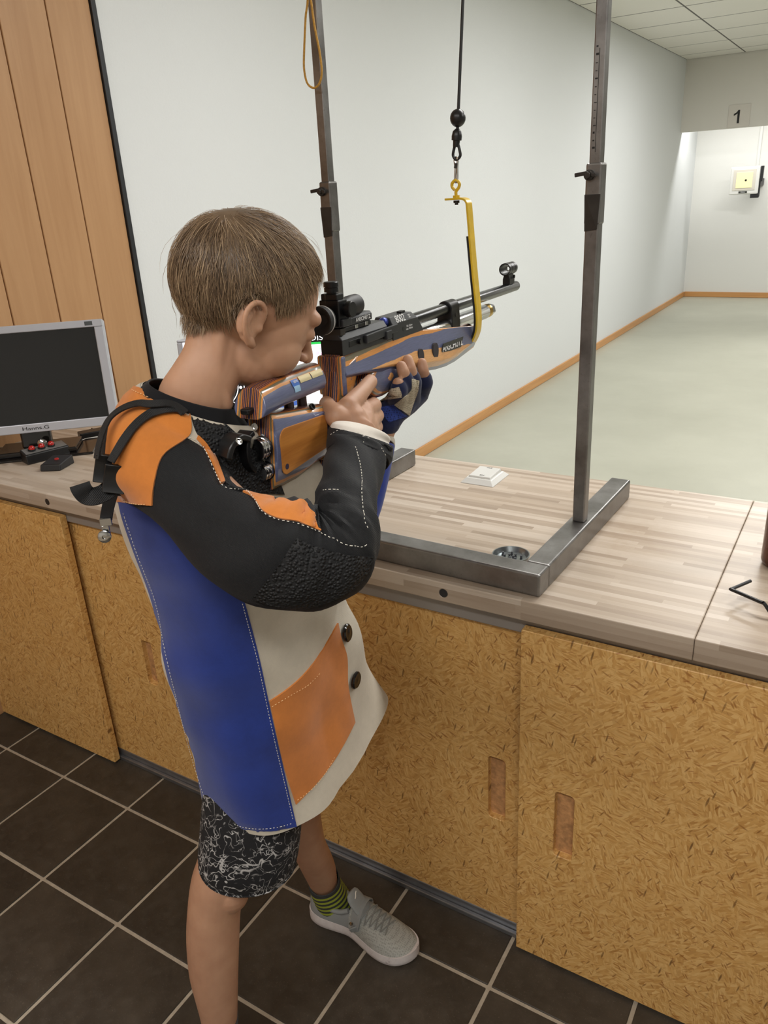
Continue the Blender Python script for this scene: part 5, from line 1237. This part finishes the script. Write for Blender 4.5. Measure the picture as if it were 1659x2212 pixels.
# socks
def mat_sock():
    m, nt, b, _ = newmat('striped_sock'); t = N(nt, 'ShaderNodeTexCoord'); sx = N(nt, 'ShaderNodeSeparateXYZ'); L(nt, t.outputs['Object'], sx.inputs[0])
    z = math_(nt, 'ADD', sx.outputs[2], math_(nt, 'MULTIPLY', sx.outputs[0], -.22))
    f = math_(nt, 'FRACT', math_(nt, 'MULTIPLY', z, 1 / .0135))
    st_ = ramp(nt, f, [(0, (0, 0, 0)), (.5, (1, 1, 1))], 'CONSTANT')
    top = math_(nt, 'LESS_THAN', z, .275)
    L(nt, mixc(nt, math_(nt, 'MULTIPLY', st_, top), C(58, 60, 60), C(164, 176, 58)), b.inputs['Base Color']); b.inputs['Roughness'].default_value = .95
    bump(nt, b, noise(nt, t.outputs['Object'], 1200, 2), .3, .0005); return m
SOCK = mat_sock(); GREYSOCK = mat_cloth('grey_sock', C(66, 68, 70), 900, .3, .95)
sk = [(666, 1908, 732, 1889, 1.203), (668, 1920, 737, 1905, 1.210), (679, 1946, 754, 1931, 1.223), (689, 1966, 771, 1955, 1.230), (699, 1982, 785, 1973, 1.233)]
sk_o = limb(sk, 1.08, 32, 4, 2.1, cap=False).build('sock', SOCK, boy, True, ang=80, solid=.0015); tag(sk_o, 'dark grey sock with lime stripes on the left foot')
sk2 = limb([(434, 2193, 515, 2193, .96), (438, 2240, 514, 2240, .958), (436, 2300, 520, 2300, .955), (430, 2330, 530, 2330, .955)], 1.02, 28, 4, 2.1, cap=False).build('sock', GREYSOCK, boy, True, ang=80, solid=.0015); tag(sk2, 'grey sock on the right foot')
# ------------------------------------------------------------------ sports shoes
def mat_mesh():
    m, nt, b, _ = newmat('grey_mesh'); v = coords(nt)
    vo = N(nt, 'ShaderNodeTexVoronoi'); vo.inputs['Scale'].default_value = 260; vo.inputs['Randomness'].default_value = .35; L(nt, v, vo.inputs['Vector'])
    n1 = noise(nt, v, 25, 4)
    c = ramp(nt, vo.outputs['Distance'], [(.1, C(134, 136, 130)), (.6, C(170, 171, 165))]); c = mixc(nt, math_(nt, 'MULTIPLY', n1, .3), c, C(140, 138, 128)); L(nt, c, b.inputs['Base Color'])
    b.inputs['Roughness'].default_value = .8; bump(nt, b, vo.outputs['Distance'], .6, .0012); return m
SHOEM = mat_mesh(); SHOEG = mat_cloth('grey_synthetic', C(138, 141, 140), 900, .12, .6, .06, .05)
def mat_sole():
    m, nt, b, _ = newmat('white_foam_sole'); v = coords(nt); n1 = noise(nt, v, 60, 5, .7)
    L(nt, ramp(nt, n1, [(.35, C(214, 208, 206)), (.62, C(206, 198, 196)), (.74, C(120, 110, 104))]), b.inputs['Base Color']); b.inputs['Roughness'].default_value = .6; return m
SOLEM = mat_sole(); LACE = P('grey_lace', C(128, 130, 126), .8)
# shoe axis: x from heel (0) to toe (.232), y to the far side, z up; the camera side (y<0) is the arch side
SOLE = [  # x, y near, y far
    (0, -.012, .012), (.004, -.022, .022), (.014, -.030, .030), (.035, -.034, .034), (.065, -.030, .036), (.095, -.026, .038), (.125, -.034, .041), (.155, -.043, .043), (.180, -.045, .042), (.203, -.040, .036), (.218, -.030, .026), (.227, -.018, .015), (.231, -.006, .006)]
def shoe(matrix, label, flip=1):
    sh = bpy.data.objects.new('shoe', None); bpy.data.objects.remove(sh)
    def X(p): return matrix @ Vector((p[0], p[1] * flip, p[2]))
    xs = cr1([s_[0] for s_ in SOLE], 3); ya = cr1([s_[1] for s_ in SOLE], 3); yb = cr1([s_[2] for s_ in SOLE], 3)
    def ztop_s(x): return .030 - .006 * min(1, x / .12) + .010 * max(0, (x - .18) / .05) ** 2
    def zbot(x): return .0006 + .012 * max(0, (x - .185) / .046) ** 2
    rings = []
    for x, a, b_ in zip(xs, ya, yb):
        c, h = (a + b_) / 2, (b_ - a) / 2; zt, zb = ztop_s(x), zbot(x)
        rings.append([X((x, c + h * k, z)) for k, z in ((-.90, zb), (-1.0, zb + .004), (-1.02, (zb + zt) / 2), (-.97, zt), (0, zt + .001), (.97, zt), (1.02, (zb + zt) / 2), (1.0, zb + .004), (.90, zb))])
    # upper
    so_ = MB().loft(rings).build('shoe', SOLEM, boy, True, ang=50); tag(so_, label)
    hp = [(0, .060), (.01, .068), (.03, .068), (.05, .060), (.075, .058), (.095, .072), (.115, .074), (.135, .066), (.155, .058), (.175, .051), (.195, .045), (.212, .040), (.224, .034), (.229, .030)]
    def ht(x):
        for (a, za), (b_, zb) in zip(hp, hp[1:]):
            if x <= b_: return za + (zb - za) * (x - a) / (b_ - a)
        return .03
    rings = []; NS = 22
    for x, a, b_ in zip(xs, ya, yb):
        x2 = .002 + x * .985; c, h = (a + b_) / 2, (b_ - a) / 2 * .955; z0 = ztop_s(x) - .006; z1 = max(ht(x2), z0 + .004); rr = []
        for k in range(NS + 1):
            t = math.pi * k / NS; ca, sa = -math.cos(t), math.sin(t)
            ex = .55 if x < .10 else .72
            yy = c + h * (abs(ca) ** ex) * (1 if ca >= 0 else -1) * (1 - .10 * sa)
            rr.append(X((x2, yy, z0 + (z1 - z0) * sa ** .8)))
        rings.append(rr)
    # open the collar: drop the top of the rings around the ankle
    mb = MB(); n_ = NS + 1; vs = [q_ for r in rings for q_ in r]; fs = []; mi = []
    for i in range(len(rings) - 1):
        for j in range(n_ - 1):
            xm = xs[i]
            if .012 < xm < .088 and 7 <= j <= 14: continue
            fs.append((i * n_ + j, i * n_ + j + 1, (i + 1) * n_ + j + 1, (i + 1) * n_ + j)); mi.append(0 if xm > .085 else 1)
    mb.v = [tuple(v) for v in vs]; mb.f = fs; mb.m = mi
    up = mb.build('upper', [SHOEM, SHOEG], so_, True, ang=60, solid=.004)
    bvu = BVHTree.FromPolygons([Vector(v) for v in mb.v], fs)
    def top(x, y, off=.002):
        p = X((x, y, .12)); h = bvu.ray_cast(p, Vector((0, 0, -1))); q_ = h[0] if h[0] else X((x, y, .05)); n = h[1] if h[0] else Vector((0, 0, 1))
        if n.z < 0: n = -n
        return q_ + n * off, n
    # padded collar
    cl_ = [X(q_) for q_ in ((.094, -.016, .066), (.074, -.0225, .057), (.048, -.0245, .057), (.024, -.0215, .064), (.012, -.010, .069), (.009, 0, .070), (.012, .010, .069), (.024, .0215, .064), (.048, .0265, .057), (.074, .025, .057), (.094, .018, .066))]
    MB().tube(crv(cl_, 5), .0050, 10).build('collar', SHOEG, so_, True)
    # tongue, strap, laces
    rt = []
    for x, z, w_, t_ in ((.126, .062, .021, .006), (.112, .074, .021, .006), (.103, .085, .0205, .006), (.096, .095, .0185, .0055), (.0925, .1005, .014, .0045), (.0915, .102, .008, .003)):
        rt.append([X((x + math.sin(a_) * t_ * .7, math.cos(a_) * w_, z + math.sin(a_) * t_ * .7)) for a_ in [math.tau * q_ / 18 for q_ in range(18)]])
    tn = MB().loft(rt).build('tongue', SHOEG, so_, True, ang=70)
    lg = [X(q_) for q_ in ((.0995, -.006, .0895), (.0985, -.002, .0915), (.0955, .003, .0945), (.0945, .007, .0955))]
    MB().tube([q_ + (X((.7, 0, .7)) - X((0, 0, 0))) * .0075 for q_ in lg], .0011, 6).build('tongue_mark', THREAD, tn, True)
    st_ = []; Ns = []
    for k in range(13):
        t = -1 + 2 * k / 12; p, n = top(.112 - .004 * t, t * .0335, .0045 if abs(t) < .9 else .002); st_.append(p); Ns.append(n)
    MB().strap(st_, Ns, .024, .003).build('hook_strap', SHOEG, so_, True, .001, 1, ang=40)
    p, n = top(.108, -.031, .003); MB().lathe(p, n, [(0, .004), (.0015, .004), (.0018, .002)], 14).build('strap_rivet', CHROME, so_)
    for k in range(5):
        x = .128 + k * .0105
        for sg_ in (-1, 1):
            path = []
            for t in (-1, -.6, -.2, .2, .6, 1):
                p, n = top(x + sg_ * t * .0045, t * (.024 - k * .0012), .0028); path.append(p)
            MB().tube(crv(path, 3), .0013, 6).build('lace', LACE, so_, True)
    p0 = MB(); pts = []
    for sgn in (-1, 1):
        for x in (.126, .140, .155, .170, .182): q_, n = top(x, sgn * (.029 - (x - .126) * .12), .0012); pts.append((sgn, q_, n))
    return so_
hd = Vector((-.824, .934, 0)); dx = Vector((.233, .002, 0)).normalized()
shoe(Matrix.Translation(hd) @ Matrix.Rotation(math.atan2(dx.y, dx.x), 4, 'Z') @ Matrix.Diagonal((1.09, 1.0, 1.0, 1)), 'grey mesh sports shoe with white sole on the left foot')
shoe(Matrix.Translation((-.818, .575, 0)) @ Matrix.Rotation(math.radians(-5), 4, 'Z'), 'grey mesh sports shoe on the right foot', -1)
# ------------------------------------------------------------------ fingerless shooting glove on the left hand
def offs(mb, pts, rad): return caps(mb, pts, rad)
gm = MB()
for k_ in lk: caps(gm, [LW, LW.lerp(k_, .5), k_], [.0225, .0205, .0155])
for f_, cutk in zip(LF, (1, 1, 1, 1)):
    a, b_ = pR(*f_[0]), pR(*f_[1]); c_ = pR(*f_[2]); caps(gm, [a, b_, b_.lerp(c_, .35)], [.0150, .0130, .0122])
wr = LW + (LW - (lk[1] + lk[2]) / 2).normalized() * .022
caps(gm, [LW, wr], [.0225, .0285])
def mat_net(name, c0, c1, sc=330):
    m, nt, b, _ = newmat(name); v = coords(nt); vo = N(nt, 'ShaderNodeTexVoronoi'); vo.inputs['Scale'].default_value = sc; vo.inputs['Randomness'].default_value = .2; L(nt, v, vo.inputs['Vector'])
    L(nt, ramp(nt, vo.outputs['Distance'], [(.15, c1), (.5, c0)]), b.inputs['Base Color']); b.inputs['Roughness'].default_value = .85; bump(nt, b, vo.outputs['Distance'], .7, .0012); return m
NAVY = mat_cloth('navy_fabric', C(26, 34, 68), 900, .25, .85); NETB = mat_net('beige_net', C(196, 186, 164), C(128, 118, 98)); NETN = mat_net('blue_net', C(40, 62, 138), C(16, 24, 60))
gl_o = remesh(gm, 'glove', NAVY, .0022, 3); tag(gl_o, 'fingerless navy and beige shooting glove on the left hand')
BVg = bvh_of(gl_o)
o = patch('glove_panel', NETB, BVg, [(889, 818), (888, 842), (872, 858), (852, 874)], [(905, 822), (902, 846), (893, 870), (884, 898)], gl_o, 10, 22, .0012, .0022); tag(o, 'beige net panel')
o = patch('glove_panel', NETB, BVg, [(806, 848), (808, 858), (814, 868)], [(862, 836), (866, 846), (868, 857)], gl_o, 14, 8, .0012, .0022)
o = patch('glove_panel', NETN, BVg, [(822, 880), (826, 895), (840, 912)], [(852, 874), (866, 890), (880, 899)], gl_o, 14, 10, .0012, .0022); tag(o, 'blue net panel')
